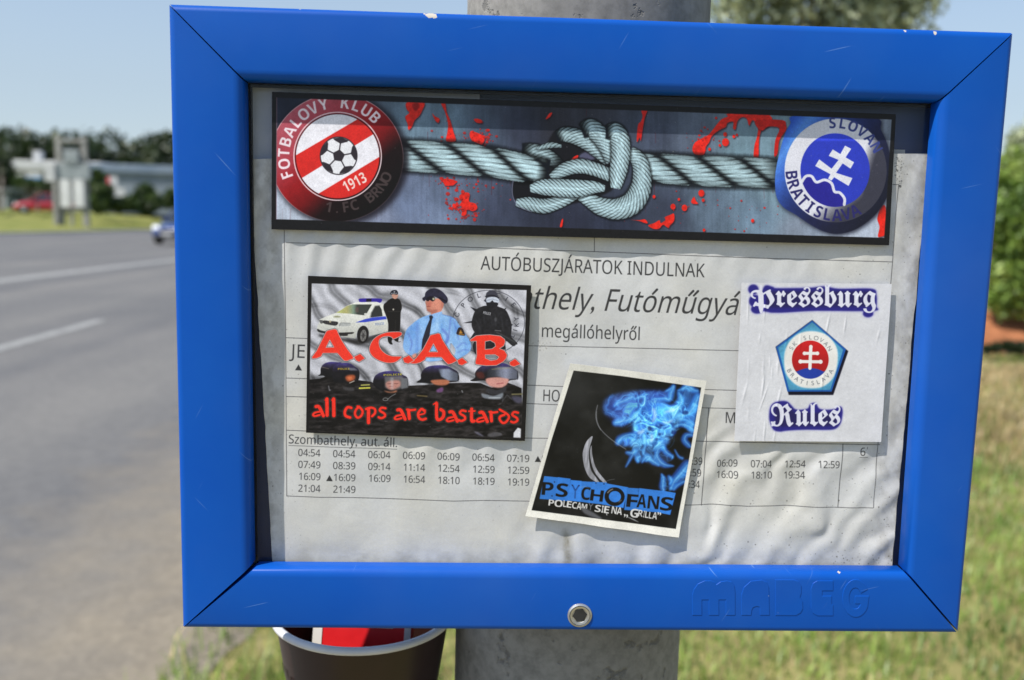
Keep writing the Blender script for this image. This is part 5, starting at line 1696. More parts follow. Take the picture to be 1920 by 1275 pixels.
# right-hand side: silvery tree behind the post, shrub on the bank
tree('silvery_tree', (5.6, 16.4, 0), lobes_px([(1540, -190, 170), (1420, -90, 120), (1640, -60, 130), (1735, -70, 95), (1520, -10, 110), (1380, 0, 80), (1600, 60, 100), (1450, 70, 90), (1690, 10, 85), (1500, -320, 140), (1650, -250, 130)], 16), 15000, .085, M_silver_leaf,
     'tall silvery green tree rising behind the notice case, right of the concrete post', 'tree', trunk_r=.16, seed=21, squash=.95, shell=.35)
tree('bank_shrub', (7.3, 11.6, 0), lobes_px([(1905, 330, 62), (1888, 420, 58), (1930, 400, 90), (1900, 505, 62), (1950, 520, 90), (1990, 380, 100), (1880, 560, 40), (2040, 480, 100)], 11.2), 17000, .055, M_shrub_leaf,
     'broad green shrub growing on the reddish earth bank at the photo\'s right edge', 'shrub', trunk_r=.05, seed=22, squash=1.0, shell=.3)
tree('tall_shrub', (7.9, 13.0, 0), lobes_px([(1915, 270, 34), (1930, 300, 50), (1960, 260, 60), (1905, 310, 36), (1980, 330, 80)], 12.6), 6000, .055, M_silver_leaf,
     'paler shrub rising behind the broad green shrub, at its top', 'shrub', trunk_r=.05, seed=23, squash=1.0, shell=.3)
tree('added_weeds', (6.6, 10.2, 0), lobes_px([(1850, 655, 9), (1868, 652, 12), (1890, 650, 13), (1912, 652, 13), (1936, 650, 15), (1965, 652, 14)], 9.9), 3500, .04, M_dark_leaf,
     'dark low weeds added for the dark band along the foot of the reddish earth bank', 'weeds', trunk_r=.012, seed=31)  # low plants added to form the dark band at the foot of the bank
# earth bank under the shrubs
bv, bf = [], []
for i in range(25):
    for j in range(9):
        x = 5.6 + i * .22
        y = 10.5 + j * .32
        h = .44 * math.exp(-((j - 4) / 2.2) ** 2) * min(1, i / 3) * (0.8 + .3 * float(fbm(np.array(x * 1.3), np.array(y * 1.3), 3, 2)))
        bv.append((x, y, -.02 + h + .02 * random.random()))
for i in range(24):
    for j in range(8):
        a = i * 9 + j
        bf.append((a, a + 9, a + 10, a + 1))
M_soil = mottled('red_earth', (0.20, 0.075, 0.035), (0.44, 0.18, 0.085), 3, .95, bump=.6, bdist=.03, spec=.1)
tag(mesh_of('earth_bank', bv, bf, M_soil, smooth=True), kind='structure')


# grass of the near verge: blades, nobody could count them
def blades(n, seed):
    g = np.random.default_rng(seed)
    x = g.uniform(-1.05, 9.5, n)
    y = g.uniform(.9, 14.5, n)
    keep = (g.random(n) < np.clip(2.6 / np.maximum(y, 1.2), .25, 1)) & (x > -.97 - .3 * (fbm(x * 0 + 3, y * 2.2, 3, 2) - .2) - .02 * g.random(n))
    keep &= fbm(x * 1.1, y * 1.1, 3, 5) + .25 * g.random(n) > .36
    keep &= ~((x > 5.6) & (y > 10.3) & (x < 11)) | (g.random(n) < .12)
    x, y = x[keep], y[keep]
    n = len(x)
    tall = .55 + 1.0 * fbm(x * .9, y * .9, 3, 8)
    h = g.uniform(.025, .075, n) * tall * (1 + .9 * np.clip(-x - .1, 0, 1))
    a = g.uniform(0, 2 * np.pi, n)
    lean = g.uniform(.1, .9, n) * h
    w = g.uniform(.0016, .0036, n) * (1 + .12 * y)
    bx, by = np.cos(a + 1.57) * w, np.sin(a + 1.57) * w
    dx, dy = np.cos(a) * lean, np.sin(a) * lean
    z = np.full(n, -.006)
    V = np.stack([np.stack([x - bx, y - by, z], 1), np.stack([x + bx, y + by, z], 1),
                  np.stack([x + bx * .7 + dx * .35, y + by * .7 + dy * .35, z + h * .62], 1), np.stack([x - bx * .7 + dx * .35, y - by * .7 + dy * .35, z + h * .62], 1),
                  np.stack([x + dx + bx * .1, y + dy + by * .1, z + h], 1), np.stack([x + dx - bx * .1, y + dy - by * .1, z + h], 1)], 1).reshape(-1, 3)
    b = np.arange(n)[:, None] * 6
    F = np.concatenate([b + np.array([[0, 1, 2, 3]]), b + np.array([[3, 2, 4, 5]])], 0)
    return V, F


M_grass = mat_leaf('grass_blade', (0.08, 0.17, 0.022), (0.22, 0.33, 0.06), (0.38, 0.46, 0.12), 1.3, .35)
V, F = blades(420000, 4)
nb = len(V) // 6
c0 = V.reshape(nb, 6, 3)[:, 0]
dry = .30 + .75 * np.exp(-((c0[:, 1] - 8.2) / 2.6) ** 2) + 2.2 * (fbm(c0[:, 0] * .8, c0[:, 1] * .8, 3, 15) - .5)
dry = np.random.default_rng(2).random(nb) < np.clip(dry, .06, .92)


def pick(mask):
    k = np.nonzero(mask)[0]
    VV = V.reshape(nb, 6, 3)[k].reshape(-1, 3)
    b = np.arange(len(k))[:, None] * 6
    return VV, np.concatenate([b + np.array([[0, 1, 2, 3]]), b + np.array([[3, 2, 4, 5]])], 0)


M_straw = mat_leaf('straw_blade', (0.26, 0.19, 0.10), (0.44, 0.33, 0.17), (0.60, 0.50, 0.30), 1.1, .3)
tag(np_mesh('grass', *pick(~dry), M_grass), 'green grass of the verge around the post', 'grass', kind='stuff')
tag(np_mesh('dry_grass', *pick(dry), M_straw), 'straw coloured dry grass among the green on the verge', 'grass', kind='stuff')

# ================================================================== things beyond the road
M_white = mottled('white_sheet_metal', (0.44, 0.45, 0.45), (0.56, 0.56, 0.56), 1.5, .5)
M_bright = mottled('white_enamel', (0.58, 0.58, 0.57), (0.70, 0.70, 0.69), 1.5, .45)
M_greypost = mottled('weathered_concrete_post', (0.24, 0.235, 0.215), (0.34, 0.33, 0.31), 3, .9)
M_greybox = mottled('grey_enamel', (0.22, 0.25, 0.26), (0.30, 0.33, 0.335), 2, .5)
M_shed = mottled('blue_grey_cladding', (0.17, 0.205, 0.25), (0.23, 0.265, 0.305), .6, .6)
M_roof = mottled('slate_blue_roof', (0.16, 0.215, 0.29), (0.22, 0.275, 0.35), .6, .6)
M_darkwall = mottled('dark_green_boards', (0.06, 0.085, 0.08), (0.11, 0.14, 0.135), 2, .8)
M_blue = mottled('bright_blue_print', (0.07, 0.28, 0.62), (0.10, 0.34, 0.70), 3, .5)
M_red = mottled('red_print', (0.62, 0.05, 0.04), (0.72, 0.08, 0.06), 3, .5)
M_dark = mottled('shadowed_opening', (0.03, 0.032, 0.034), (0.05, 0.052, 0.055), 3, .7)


def P(x, y, Y):
    return on_depth(x, y, Y)


def pxbox(mb, x0, y0, x1, y1, Y, depth):
    """upright box whose front covers those pixels at distance Y"""
    a, b = P(x0, y1, Y), P(x1, y0, Y)
    mb.box((a[0], Y, a[2]), (b[0], Y + depth, b[2]))


# portal of two tall posts carrying boards and cabinets
Y = 59.6
c = P(134, 432, Y)
por = empty('switchgear_portal', (c[0], Y, .2), 'pale frame of two tall posts carrying white cabinets, on the verge across the road', 'switchgear')
for x, w in ((111, 4), (158.5, 4.5)):
    m = MB()
    pxbox(m, x - w / 2, 258, x + w / 2, 437, Y, .28)
    bevel(m.build('post', M_greypost, por), .03)
m = MB(); pxbox(m, 109, 262, 161, 266, Y - .06, .4); bevel(m.build('crossbeam', M_greypost, por), .03)
m = MB(); pxbox(m, 119, 282, 146, 304, Y - .25, .5); m.tube(P(126, 282, Y), P(126, 276, Y), .08, .05); m.tube(P(139, 282, Y), P(139, 276, Y), .08, .05); bevel(m.build('transformer_box', M_greybox, por), .04)
m = MB(); pxbox(m, 84, 306, 102, 340, Y - .3, .3); bevel(m.build('meter_box', M_white, por), .03)
m = MB(); pxbox(m, 103, 307, 167, 335, Y - .12, .34); bevel(m.build('busbar_panel', M_greybox, por), .03)
for x0, x1 in ((113.5, 130), (139, 156)):
    m = MB(); pxbox(m, x0, 337, x1, 388, Y - .2, .4); pxbox(m, x0 + 1.5, 361, x1 - 1.5, 362, Y - .22, .02); bevel(m.build('cabinet', M_bright, por), .03)
m = MB(); pxbox(m, 112, 390, 160, 396, Y - .05, .3); bevel(m.build('platform', M_greypost, por), .02)
m = MB(); pxbox(m, 101, 342, 105.5, 437, Y - .3, .18); bevel(m.build('stay_post', M_greypost, por), .03)
m = MB(); pxbox(m, 132, 396, 136, 436, Y, .18); bevel(m.build('centre_post', M_greypost, por), .02)

# flat-roofed white building with banners
Y = 92
st = empty('flat_roofed_building', (P(60, 395, Y)[0], Y, 1.1), 'low white flat-roofed building with a pale fascia, left of the tall post frame', 'building')
m = MB(); pxbox(m, 8, 304, 190, 318, Y, 9); bevel(m.build('roof', M_white, st), .08)
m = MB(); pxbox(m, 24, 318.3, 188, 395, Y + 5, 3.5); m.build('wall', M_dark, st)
for x in (28, 82, 120):
    m = MB(); pxbox(m, x - 1.6, 318.3, x + 1.6, 396, Y + .6, .17); m.build('pillar', M_white, st)
m = MB(); pxbox(m, 62, 283, 76, 302.6, Y + 2, .8); bevel(m.build('chimney', M_white, st), .05)
for k, (x0, x1, lab) in enumerate(((31, 44, 'narrow blue and white banner hanging under the white fascia'), (49, 77, 'wider blue and white banner hanging under the white fascia'))):
    bn = empty('banner', tuple(P((x0 + x1) / 2, 342, Y - .1)), lab, 'banner', 'banners under the white fascia')
    m = MB(); pxbox(m, x0, 323, x1, 332, Y - .12, .06); m.build('white_field', M_white, bn)
    m = MB(); pxbox(m, x0, 332, x1, 342, Y - .13, .08); m.build('blue_field', M_blue, bn)

# long grey industrial building running away to the right
A, B_ = P(168, 306, 84), P(372, 342, 150)
top = A[2]
d = np.array([B_[0] - A[0], B_[1] - A[1]])
d /= np.hypot(*d)
nrm = np.array([d[1], -d[0]])          # towards the road
if nrm[1] > 0:
    nrm = -nrm
L = np.hypot(B_[0] - A[0], B_[1] - A[1])
ind = empty('industrial_building', (A[0], A[1], 1.2), 'long blue grey industrial building running back from the white flat roof', 'building')


def along(s, off, z):
    return (A[0] + d[0] * s - nrm[0] * off, A[1] + d[1] * s - nrm[1] * off, z)


def slab(mb, s0, s1, o0, o1, z0, z1):
    v = [along(s0, o0, z0), along(s1, o0, z0), along(s1, o1, z0), along(s0, o1, z0), along(s0, o0, z1), along(s1, o0, z1), along(s1, o1, z1), along(s0, o1, z1)]
    mb.add(v, [(0, 1, 5, 4), (1, 2, 6, 5), (2, 3, 7, 6), (3, 0, 4, 7), (4, 5, 6, 7), (0, 3, 2, 1)])


m = MB(); slab(m, 0, L, 0, 14, .9, top - .75); m.build('wall', M_shed, ind)
m = MB(); slab(m, -.3, L + .3, -.3, 14.3, top - .745, top); bevel(m.build('roof', M_roof, ind), .06)
for k in range(7):
    f = MB(); slab(f, 5 + k * 9, 7 + k * 9, -.06, -.003, 2.6, 3.5)
    w = f.build('window', M_white, ind)
    f = MB(); slab(f, 5.15 + k * 9, 6.85 + k * 9, -.075, -.062, 2.7, 3.4)
    p = f.build('pane', M_dark)
    p.parent = w
    p.matrix_parent_inverse = Matrix.Identity(4)

# white sign with a red stripe
Y = 71
sg = empty('roadside_sign', (P(209, 398, Y)[0], Y, .85), 'small white sign with a red stripe in front of the grey building', 'sign')
m = MB(); pxbox(m, 206, 331, 220, 352, Y, .08); bevel(m.build('sign_board', M_white, sg), .01)
m = MB(); pxbox(m, 201, 332, 206, 349, Y - .01, .1); m.build('red_stripe', M_red, sg)
m = MB(); pxbox(m, 208, 352.3, 213, 402, Y + .01, .06); m.build('leg', M_greypost, sg)
m = MB(); pxbox(m, 211, 353, 234, 368, Y + 6, .1); bevel(tag(m.build('notice_board', M_white), 'low white board standing in the hedge beneath the red striped sign', 'board'), .01)
# green shed
Y = 77
sh = empty('green_shed', (P(8, 398, Y)[0], Y, .9), 'dark green shed at the photo\'s left edge, left of the red car', 'shed')
m = MB(); pxbox(m, -50, 358, 17, 402, Y, 2.4); m.build('wall', M_darkwall, sh)
m = MB(); pxbox(m, -53, 353, 19.5, 357.7, Y - .15, 2.8); bevel(m.build('roof', M_greybox, sh), .03)
m = MB(); pxbox(m, 3, 366, 12, 401, Y - .03, .05); m.build('door', M_greybox, sh)


# ---- cars
def car_paint(name, c):
    m, nt, b = nt_mat(name)
    n = noise_node(nt, 3, 3)
    r = ramp_node(nt, n.outputs['Fac'], [(.3, tuple(q * .9 for q in c)), (.7, c)])
    nt.links.new(r.outputs[0], b.inputs['Base Color'])
    b.inputs['Roughness'].default_value = .28
    b.inputs['Coat Weight'].default_value = .7
    b.inputs['Coat Roughness'].default_value = .06
    return m


M_glass = mottled('tinted_car_glass', (0.02, 0.026, 0.03), (0.035, 0.04, 0.045), 2, .06, spec=.9)
M_tyre = mottled('tyre_rubber', (0.018, 0.018, 0.018), (0.03, 0.03, 0.03), 20, .9)
M_rim = mottled('wheel_alloy', (0.5, 0.5, 0.5), (0.62, 0.62, 0.62), 4, .35, metal=.8)
M_lamp = mottled('lamp_glass', (0.75, 0.77, 0.78), (0.9, 0.9, 0.9), 3, .05, spec=1.0)
M_black = mottled('black_plastic', (0.015, 0.015, 0.016), (0.03, 0.03, 0.03), 8, .55)


def make_car(name, loc, rz, paint, label):
    root = bpy.data.objects.new(name, None)
    col.objects.link(root)
    tag(root, label, 'car')
    # sections along the length (local -Y is the front): y, half width, sill, belt, shoulder half width
    S = [(-2.02, .55, .42, .60, .50), (-1.98, .74, .24, .70, .66), (-1.6, .84, .2, .82, .76), (-.95, .86, .2, .92, .80), (.1, .87, .2, .95, .81), (1.2, .86, .2, .98, .80), (1.85, .80, .24, .95, .72), (1.99, .66, .36, .85, .60)]
    v, f = [], []
    for y, w, z0, z1, ws_ in S:
        prof = [(-w * .92, z0), (-w, z0 + .18), (-w, z1 - .2), (-ws_, z1), (0, z1 + .03), (ws_, z1), (w, z1 - .2), (w, z0 + .18), (w * .92, z0)]
        v += [(x, y, z) for x, z in prof]
    k = 9
    for i in range(len(S) - 1):
        for j in range(k - 1):
            a = i * k + j
            f.append((a, a + k, a + k + 1, a + 1))
        f.append((i * k + k - 1, i * k + k * 2 - 1, i * k + k, i * k))
    f += [tuple(range(k)), tuple(range(len(S) * k - 1, len(S) * k - k - 1, -1))]
    body = mesh_of('body', v, f, paint, smooth=True)
    ss = body.modifiers.new('round', 'SUBSURF')
    ss.levels = ss.render_levels = 2
    parts = [body]
    # glasshouse and roof
    G = [(-.95, .78, .90), (-.25, .62, 1.42), (.35, .64, 1.47), (1.2, .60, 1.42), (1.75, .66, .98)]
    v, f = [], []
    for y, w, z in G:
        v += [(-max(w, .62) * (1.22 if z > 1.2 else 1.0), y, .90), (-w, y, z), (w, y, z), (max(w, .62) * (1.22 if z > 1.2 else 1.0), y, .90)]
    for i in range(len(G) - 1):
        a = i * 4
        f += [(a, a + 4, a + 5, a + 1), (a + 1, a + 5, a + 6, a + 2), (a + 2, a + 6, a + 7, a + 3)]
    f += [(0, 1, 2, 3), (19, 18, 17, 16)]
    parts.append(mesh_of('windows', v, f, M_glass))
    v, f = [], []
    for y, w, z in ((-.30, .62, 1.425), (.35, .645, 1.485), (1.22, .61, 1.435)):
        v += [(-w, y, z), (-w * .9, y, z + .03), (w * .9, y, z + .03), (w, y, z)]
    for i in range(2):
        a = i * 4
        f += [(a, a + 4, a + 5, a + 1), (a + 1, a + 5, a + 6, a + 2), (a + 2, a + 6, a + 7, a + 3), (a, a + 3, a + 7, a + 4)]
    f += [(0, 1, 2, 3), (11, 10, 9, 8)]
    parts.append(mesh_of('roof', v, f, paint, smooth=False))
    for sx in (-1, 1):
        for p, q in (((.80, -.95, .90), (.63, -.25, 1.44)), ((.80, .35, .92), (.655, .33, 1.46)), ((.72, 1.8, .95), (.62, 1.22, 1.43))):
            m = MB()
            m.tube((p[0] * sx, p[1], p[2]), (q[0] * sx, q[1], q[2]), .035, .03, 6)
            parts.append(m.build('pillar', paint))
        m = MB()
        m.box((min(.82 * sx, .99 * sx), -.72, .93), (max(.82 * sx, .99 * sx), -.60, 1.05))
        parts.append(bevel(m.build('mirror', paint), .03))
        m = MB()
        hl = [(.34, -1.99, .60), (.72, -1.90, .62), (.76, -1.72, .80), (.60, -1.80, .80), (.36, -1.93, .72)]
        m.add([(x * sx, y - .03, z) for x, y, z in hl] + [(x * sx * .98, y + .1, z) for x, y, z in hl], [(0, 1, 2, 3, 4), (5, 9, 8, 7, 6)] + [(i, i + 5, (i + 1) % 5 + 5, (i + 1) % 5) for i in range(5)])
        parts.append(m.build('headlight', M_lamp))
        m = MB(); m.box((min(.5 * sx, .74 * sx), 1.88, .62), (max(.5 * sx, .74 * sx), 2.0, .85))
        parts.append(bevel(m.build('tail_light', M_red), .03))
    m = MB(); m.box((-.33, -2.035, .52), (.33, -1.95, .66)); parts.append(bevel(m.build('grille', M_black), .02))
    m = MB(); m.box((-.62, -2.045, .26), (.62, -1.9, .40)); parts.append(bevel(m.build('bumper', M_black), .04))
    m = MB(); m.box((-.26, -2.06, .40), (.26, -2.02, .50)); parts.append(bevel(m.build('number_plate', M_white), .01))
    for o in parts:
        o.parent = root
    for sx in (-1, 1):
        for y in (-1.28, 1.28):
            m = MB()
            x0 = .70 * sx
            m.tube((x0, y, .31), (x0 + .19 * sx, y, .31), .31, .31, 28)
            ty = bevel(m.build('wheel', M_tyre), .03)
            ty.parent = root
            m = MB()
            m.tube((x0 + .18 * sx, y, .31), (x0 + .197 * sx, y, .31), .19, .17, 20)
            rm = m.build('rim', M_rim)
            rm.parent = ty
    root.location = loc
    root.rotation_euler = (0, 0, rz)
    return root


p = on_ground(287, 459)
make_car('passing_car', (p[0] + .98, p[1] + 2.0, 0.0), math.radians(-12), car_paint('deep_blue_paint', (0.03, 0.06, 0.20)), 'dark blue car driving towards the bus stop on the road, bright headlights')
Yc = 70
p = P(84, 400, Yc)
make_car('parked_car', (p[0], Yc, p[2] - .05), math.radians(-70), car_paint('bright_red_paint', (0.50, 0.025, 0.035)), 'red car parked beyond the verge, left of the white cabinets')

# ================================================================== post
M_concrete, nt, b = nt_mat('spun_concrete')
n1 = noise_node(nt, 9, 6, .6, sc=(1.5, 1.5, .35))
n2 = noise_node(nt, 140, 4, .7)
n3 = noise_node(nt, 95, 4, .6)
r1 = ramp_node(nt, n1.outputs['Fac'], [(.3, (.17, .164, .15)), (.7, (.33, .318, .292))])
r2 = ramp_node(nt, n2.outputs['Fac'], [(.3, (.72, .72, .72)), (.6, (1.08, 1.08, 1.08))])
r3 = ramp_node(nt, n3.outputs['Fac'], [(.33, (.30, .30, .31)), (.40, (1, 1, 1))])
x1 = mix_node(nt, 1, r1.outputs[0], r2.outputs[0], 'MULTIPLY')
x2 = mix_node(nt, .55, x1, r3.outputs[0], 'MULTIPLY')
nt.links.new(x2, b.inputs['Base Color'])
b.inputs['Roughness'].default_value = .92
b.inputs['Specular IOR Level'].default_value = .25
bump_node(nt, r3.outputs[0], b, .5, .0015)
m = MB()
m.lathe([(.067, -.3), (.0658, 1.2), (.0652, 1.7), (.061, 4.6), (.058, 4.62), (.0, 4.63)], .006, .1000, 72)
post = tag(m.build('concrete_post', M_concrete, smooth=True), 'thick grey concrete post that carries the blue notice case', 'post')
post.data.set_sharp_from_angle(angle=math.radians(40))


# ================================================================== notice case
def mat_blue_paint():
    m, nt, b = nt_mat('blue_powder_coat')
    tc = nt.nodes.new('ShaderNodeTexCoord')
    dust = noise_node(nt, 22, 5, .6)
    base = ramp_node(nt, dust.outputs['Fac'], [(.3, (0.003, 0.074, 0.395)), (.75, (0.005, 0.086, 0.41))])
    colr = base.outputs[0]
    # dust towards the upper left, with its own cloudy shape
    d2 = noise_node(nt, 9, 4, .55)
    r2 = ramp_node(nt, d2.outputs['Fac'], [(.45, (0, 0, 0)), (.75, (1, 1, 1))])
    ml = nt.nodes.new('ShaderNodeMath'); ml.operation = 'MULTIPLY'; ml.inputs[1].default_value = .055
    nt.links.new(r2.outputs[0], ml.inputs[0])
    colr = mix_node(nt, ml.outputs[0], colr, (0.22, 0.30, 0.42))
    # fine scratches
    for sc, rot, th, al in (((700, 30, 22), .75, .76, .35), ((900, 30, 30), -.5, .765, .3), ((24, 30, 900), .25, .77, .3)):
        m0 = nt.nodes.new('ShaderNodeMapping')
        m0.inputs['Rotation'].default_value = (0, rot, 0)
        nt.links.new(tc.outputs['Object'], m0.inputs['Vector'])
        mp = nt.nodes.new('ShaderNodeMapping')
        mp.inputs['Scale'].default_value = sc
        nt.links.new(m0.outputs[0], mp.inputs['Vector'])
        n = nt.nodes.new('ShaderNodeTexNoise')
        n.inputs['Scale'].default_value = 1.0
        n.inputs['Detail'].default_value = 1.0
        nt.links.new(mp.outputs[0], n.inputs['Vector'])
        rr = ramp_node(nt, n.outputs['Fac'], [(th, (0, 0, 0)), (th + .03, (al, al, al))])
        colr = mix_node(nt, rr.outputs[0], colr, (0.20, 0.36, 0.62))
    # specks
    sp = noise_node(nt, 420, 2, .5)
    rs_ = ramp_node(nt, sp.outputs['Fac'], [(.79, (0, 0, 0)), (.82, (.7, .7, .7))])
    colr = mix_node(nt, rs_.outputs[0], colr, (0.35, 0.45, 0.6))
    # paint chipped to the primer at a few knocks
    wob = noise_node(nt, 300, 3, .6)
    chip = None
    for x, y, r in ((806, 29, .0019), (796, 23, .0009), (815, 32, .0014), (562, 14, .0007), (1060, 40, .0007), (1696, 60, .0009), (1752, 65, .0011), (1573, 1068, .0016), (1581, 1069, .0010), (1785, 318, .0006), (1095, 41, .0006), (1690, 1176, .0008), (1318, 50, .0006)):
        pt = on_depth(x, y, .0012)
        vm = nt.nodes.new('ShaderNodeVectorMath'); vm.operation = 'DISTANCE'
        vm.inputs[1].default_value = tuple(pt - np.array([0, 0, SZ]))
        nt.links.new(tc.outputs['Object'], vm.inputs[0])
        a = nt.nodes.new('ShaderNodeMath'); a.operation = 'MULTIPLY_ADD'; a.inputs[1].default_value = .0026; a.inputs[2].default_value = -.0013
        nt.links.new(wob.outputs['Fac'], a.inputs[0])
        s = nt.nodes.new('ShaderNodeMath'); s.operation = 'ADD'
        nt.links.new(vm.outputs['Value'], s.inputs[0]); nt.links.new(a.outputs[0], s.inputs[1])
        lt = nt.nodes.new('ShaderNodeMath'); lt.operation = 'LESS_THAN'; lt.inputs[1].default_value = r
        nt.links.new(s.outputs[0], lt.inputs[0])
        if chip is None:
            chip = lt.outputs[0]
        else:
            mx = nt.nodes.new('ShaderNodeMath'); mx.operation = 'MAXIMUM'
            nt.links.new(chip, mx.inputs[0]); nt.links.new(lt.outputs[0], mx.inputs[1])
            chip = mx.outputs[0]
    colr = mix_node(nt, chip, colr, (0.52, 0.47, 0.40))
    nt.links.new(colr, b.inputs['Base Color'])
    b.inputs['Roughness'].default_value = .38
    b.inputs['Specular IOR Level'].default_value = .16
    fine = noise_node(nt, 900, 2, .5)
    bump_node(nt, fine.outputs['Fac'], b, .06, .0003)
    return m


M_paint = mat_blue_paint()
W2, H2 = .1872, .1420
OUT = [(-W2, H2), (W2, H2), (W2, -H2), (-W2, -H2)]
INN = [(-.1553, .1107), (.1556, .1107), (.1580, -.1108), (-.1545, -.1118)]
case = empty('notice_case', (0, 0, SZ), 'blue metal framed glazed timetable case fixed to the concrete post', 'notice case')


def rail(name, i, j, g0, g1, label=None):
    """one mitred rail from corner i to corner j; g = (gap at the outer corner, at the inner corner) at both ends"""
    r, r2 = .0030, .0045
    prof = [(0, .0232)]
    for k in range(6):
        a = math.pi / 2 * k / 5
        prof.append((r * (1 - math.cos(a)), r * (1 - math.sin(a))))
    wi = .0305
    for k in range(6):
        a = math.pi / 2 * k / 5
        prof.append((wi - r2 * (1 - math.sin(a)), r2 * (1 - math.cos(a))))
    prof += [(wi, .0087), (wi - .005, .0088), (wi - .005, .0232)]
    o0, o1, n0, n1 = (np.array(q) for q in (OUT[i], OUT[j], INN[i], INN[j]))
    dv = (o1 - o0) / np.hypot(*(o1 - o0))
    v = []
    for w, y in prof:
        t = w / wi
        a = o0 + (n0 - o0) * t + dv * (g0[0] + (g0[1] - g0[0]) * t)
        b_ = o1 + (n1 - o1) * t - dv * (g1[0] + (g1[1] - g1[0]) * t)
        for q in range(5):
            c_ = a + (b_ - a) * q / 4
            v.append((c_[0], y, c_[1]))
    m_ = len(prof)
    f = []
    for a in range(m_):
        b_ = (a + 1) % m_
        for q in range(4):
            f.append((a * 5 + q, a * 5 + q + 1, b_ * 5 + q + 1, b_ * 5 + q))
    f += [tuple(a * 5 for a in range(m_))[::-1], tuple(a * 5 + 4 for a in range(m_))]
    me = bpy.data.meshes.new(name)
    me.from_pydata(v, [], f)
    bm = bmesh.new()
    bm.from_mesh(me)
    bmesh.ops.recalc_face_normals(bm, faces=bm.faces)
    bm.to_mesh(me)
    bm.free()
    me.polygons.foreach_set('use_smooth', [True] * len(me.polygons))
    me.set_sharp_from_angle(angle=math.radians(50))
    me.materials.append(M_paint)
    o = bpy.data.objects.new(name, me)
    col.objects.link(o)
    o.parent = case
    if label:
        o['label'] = label
    return o


rail('frame_rail', 0, 1, (.00035, .0005), (.00045, .0006), 'top rail with chipped white spots along its upper edge')
rail('frame_rail', 1, 2, (.0003, .0004), (.0006, .0007))
bottom = rail('frame_rail', 3, 2, (.0003, .0020), (.0006, .0006), 'bottom rail with the socket screw and the raised lettering')
rail('frame_rail', 0, 3, (.0003, .0004), (.0002, .0009))


def in_case(o):
    """meshes written with z relative to the middle of the case"""
    o.parent = case
    return o


M_back = mottled('dark_blue_back_panel', (0.010, 0.030, 0.10), (0.016, 0.040, 0.13), 30, .5)
m = MB(); m.box((-.1838, .0172, -.1390), (.1838, .0210, .1390)); in_case(m.build('back_panel', M_back))
M_gasket = mottled('black_rubber_gasket', (0.007, 0.007, 0.008), (0.014, 0.014, 0.015), 60, .9, spec=.1)
gk = MB()
X0, X1, Z0, Z1 = -.1585, .1605, -.1150, .1140
tk = .0051
for a, b_ in (((X0, .0091, Z1 - tk), (X1, .0102, Z1)), ((X0, .0091, Z0), (X1, .0102, Z0 + .0022)), ((X0, .0091, Z0 + .0023), (X0 + tk - .0003, .0102, Z1 - tk - .0001)), ((X1 - .0016, .0091, Z0 + .0023), (X1, .0102, Z1 - tk - .0001))):
    gk.box(a, b_)
in_case(gk.build('gasket', M_gasket))
# spacer walls between pane and panel, so that the case is closed at its sides
sp = MB()
for a, b_ in (((-.1640, .0110, -.1210), (-.1610, .0170, .1210)), ((.1640, .0110, -.1210), (.1670, .0170, .1210)), ((-.1609, .0110, .1180), (.1639, .0170, .1210)), ((-.1609, .0110, -.1210), (.1639, .0170, -.1180))):
    sp.box(a, b_)
in_case(sp.build('spacer', M_back))


def mat_pane():
    m = bpy.data.materials.new('acrylic_pane')
    m.use_nodes = True
    nt = m.node_tree
    for n in list(nt.nodes):
        nt.nodes.remove(n)
    out = nt.nodes.new('ShaderNodeOutputMaterial')
    tr = nt.nodes.new('ShaderNodeBsdfTransparent')
    tr.inputs['Color'].default_value = (.985, .985, .988, 1)
    gl = nt.nodes.new('ShaderNodeBsdfGlossy')
    gl.inputs['Roughness'].default_value = .08
    lw = nt.nodes.new('ShaderNodeLayerWeight')
    lw.inputs['Blend'].default_value = .5
    pw = nt.nodes.new('ShaderNodeMath')
    pw.operation = 'POWER'
    pw.inputs[1].default_value = 5
    nt.links.new(lw.outputs['Facing'], pw.inputs[0])
    fr = nt.nodes.new('ShaderNodeMath')
    fr.operation = 'MULTIPLY_ADD'
    fr.inputs[1].default_value = .9
    fr.inputs[2].default_value = .022
    nt.links.new(pw.outputs[0], fr.inputs[0])
    mx = nt.nodes.new('ShaderNodeMixShader')
    nt.links.new(fr.outputs[0], mx.inputs[0])
    nt.links.new(tr.outputs[0], mx.inputs[1])
    nt.links.new(gl.outputs[0], mx.inputs[2])
    df = nt.nodes.new('ShaderNodeBsdfDiffuse')
    df.inputs['Color'].default_value = (.55, .55, .55, 1)
    n = noise_node(nt, 24, 5, .65)
    r = ramp_node(nt, n.outputs['Fac'], [(.35, (.002, .002, .002)), (.8, (.018, .018, .018))])
    m2 = nt.nodes.new('ShaderNodeMixShader')
    nt.links.new(r.outputs[0], m2.inputs[0])
    nt.links.new(mx.outputs[0], m2.inputs[1])
    nt.links.new(df.outputs[0], m2.inputs[2])
    nt.links.new(m2.outputs[0], out.inputs['Surface'])
    return m


m = MB(); m.add([(-.1615, .0089, -.118), (.1635, .0089, -.118), (.1635, .0089, .118), (-.1615, .0089, .118)], [(0, 1, 2, 3)])
in_case(m.build('glass_pane', mat_pane()))

# lock screw
M_steel = mottled('worn_steel', (0.42, 0.41, 0.40), (0.62, 0.61, 0.58), 120, .42, metal=.85)
M_socket = mottled('dark_socket', (0.012, 0.012, 0.012), (0.03, 0.03, 0.03), 90, .6)
sc = on_depth(1087, 1153.5, 0.0) - np.array([0, 0, SZ])
n = 36


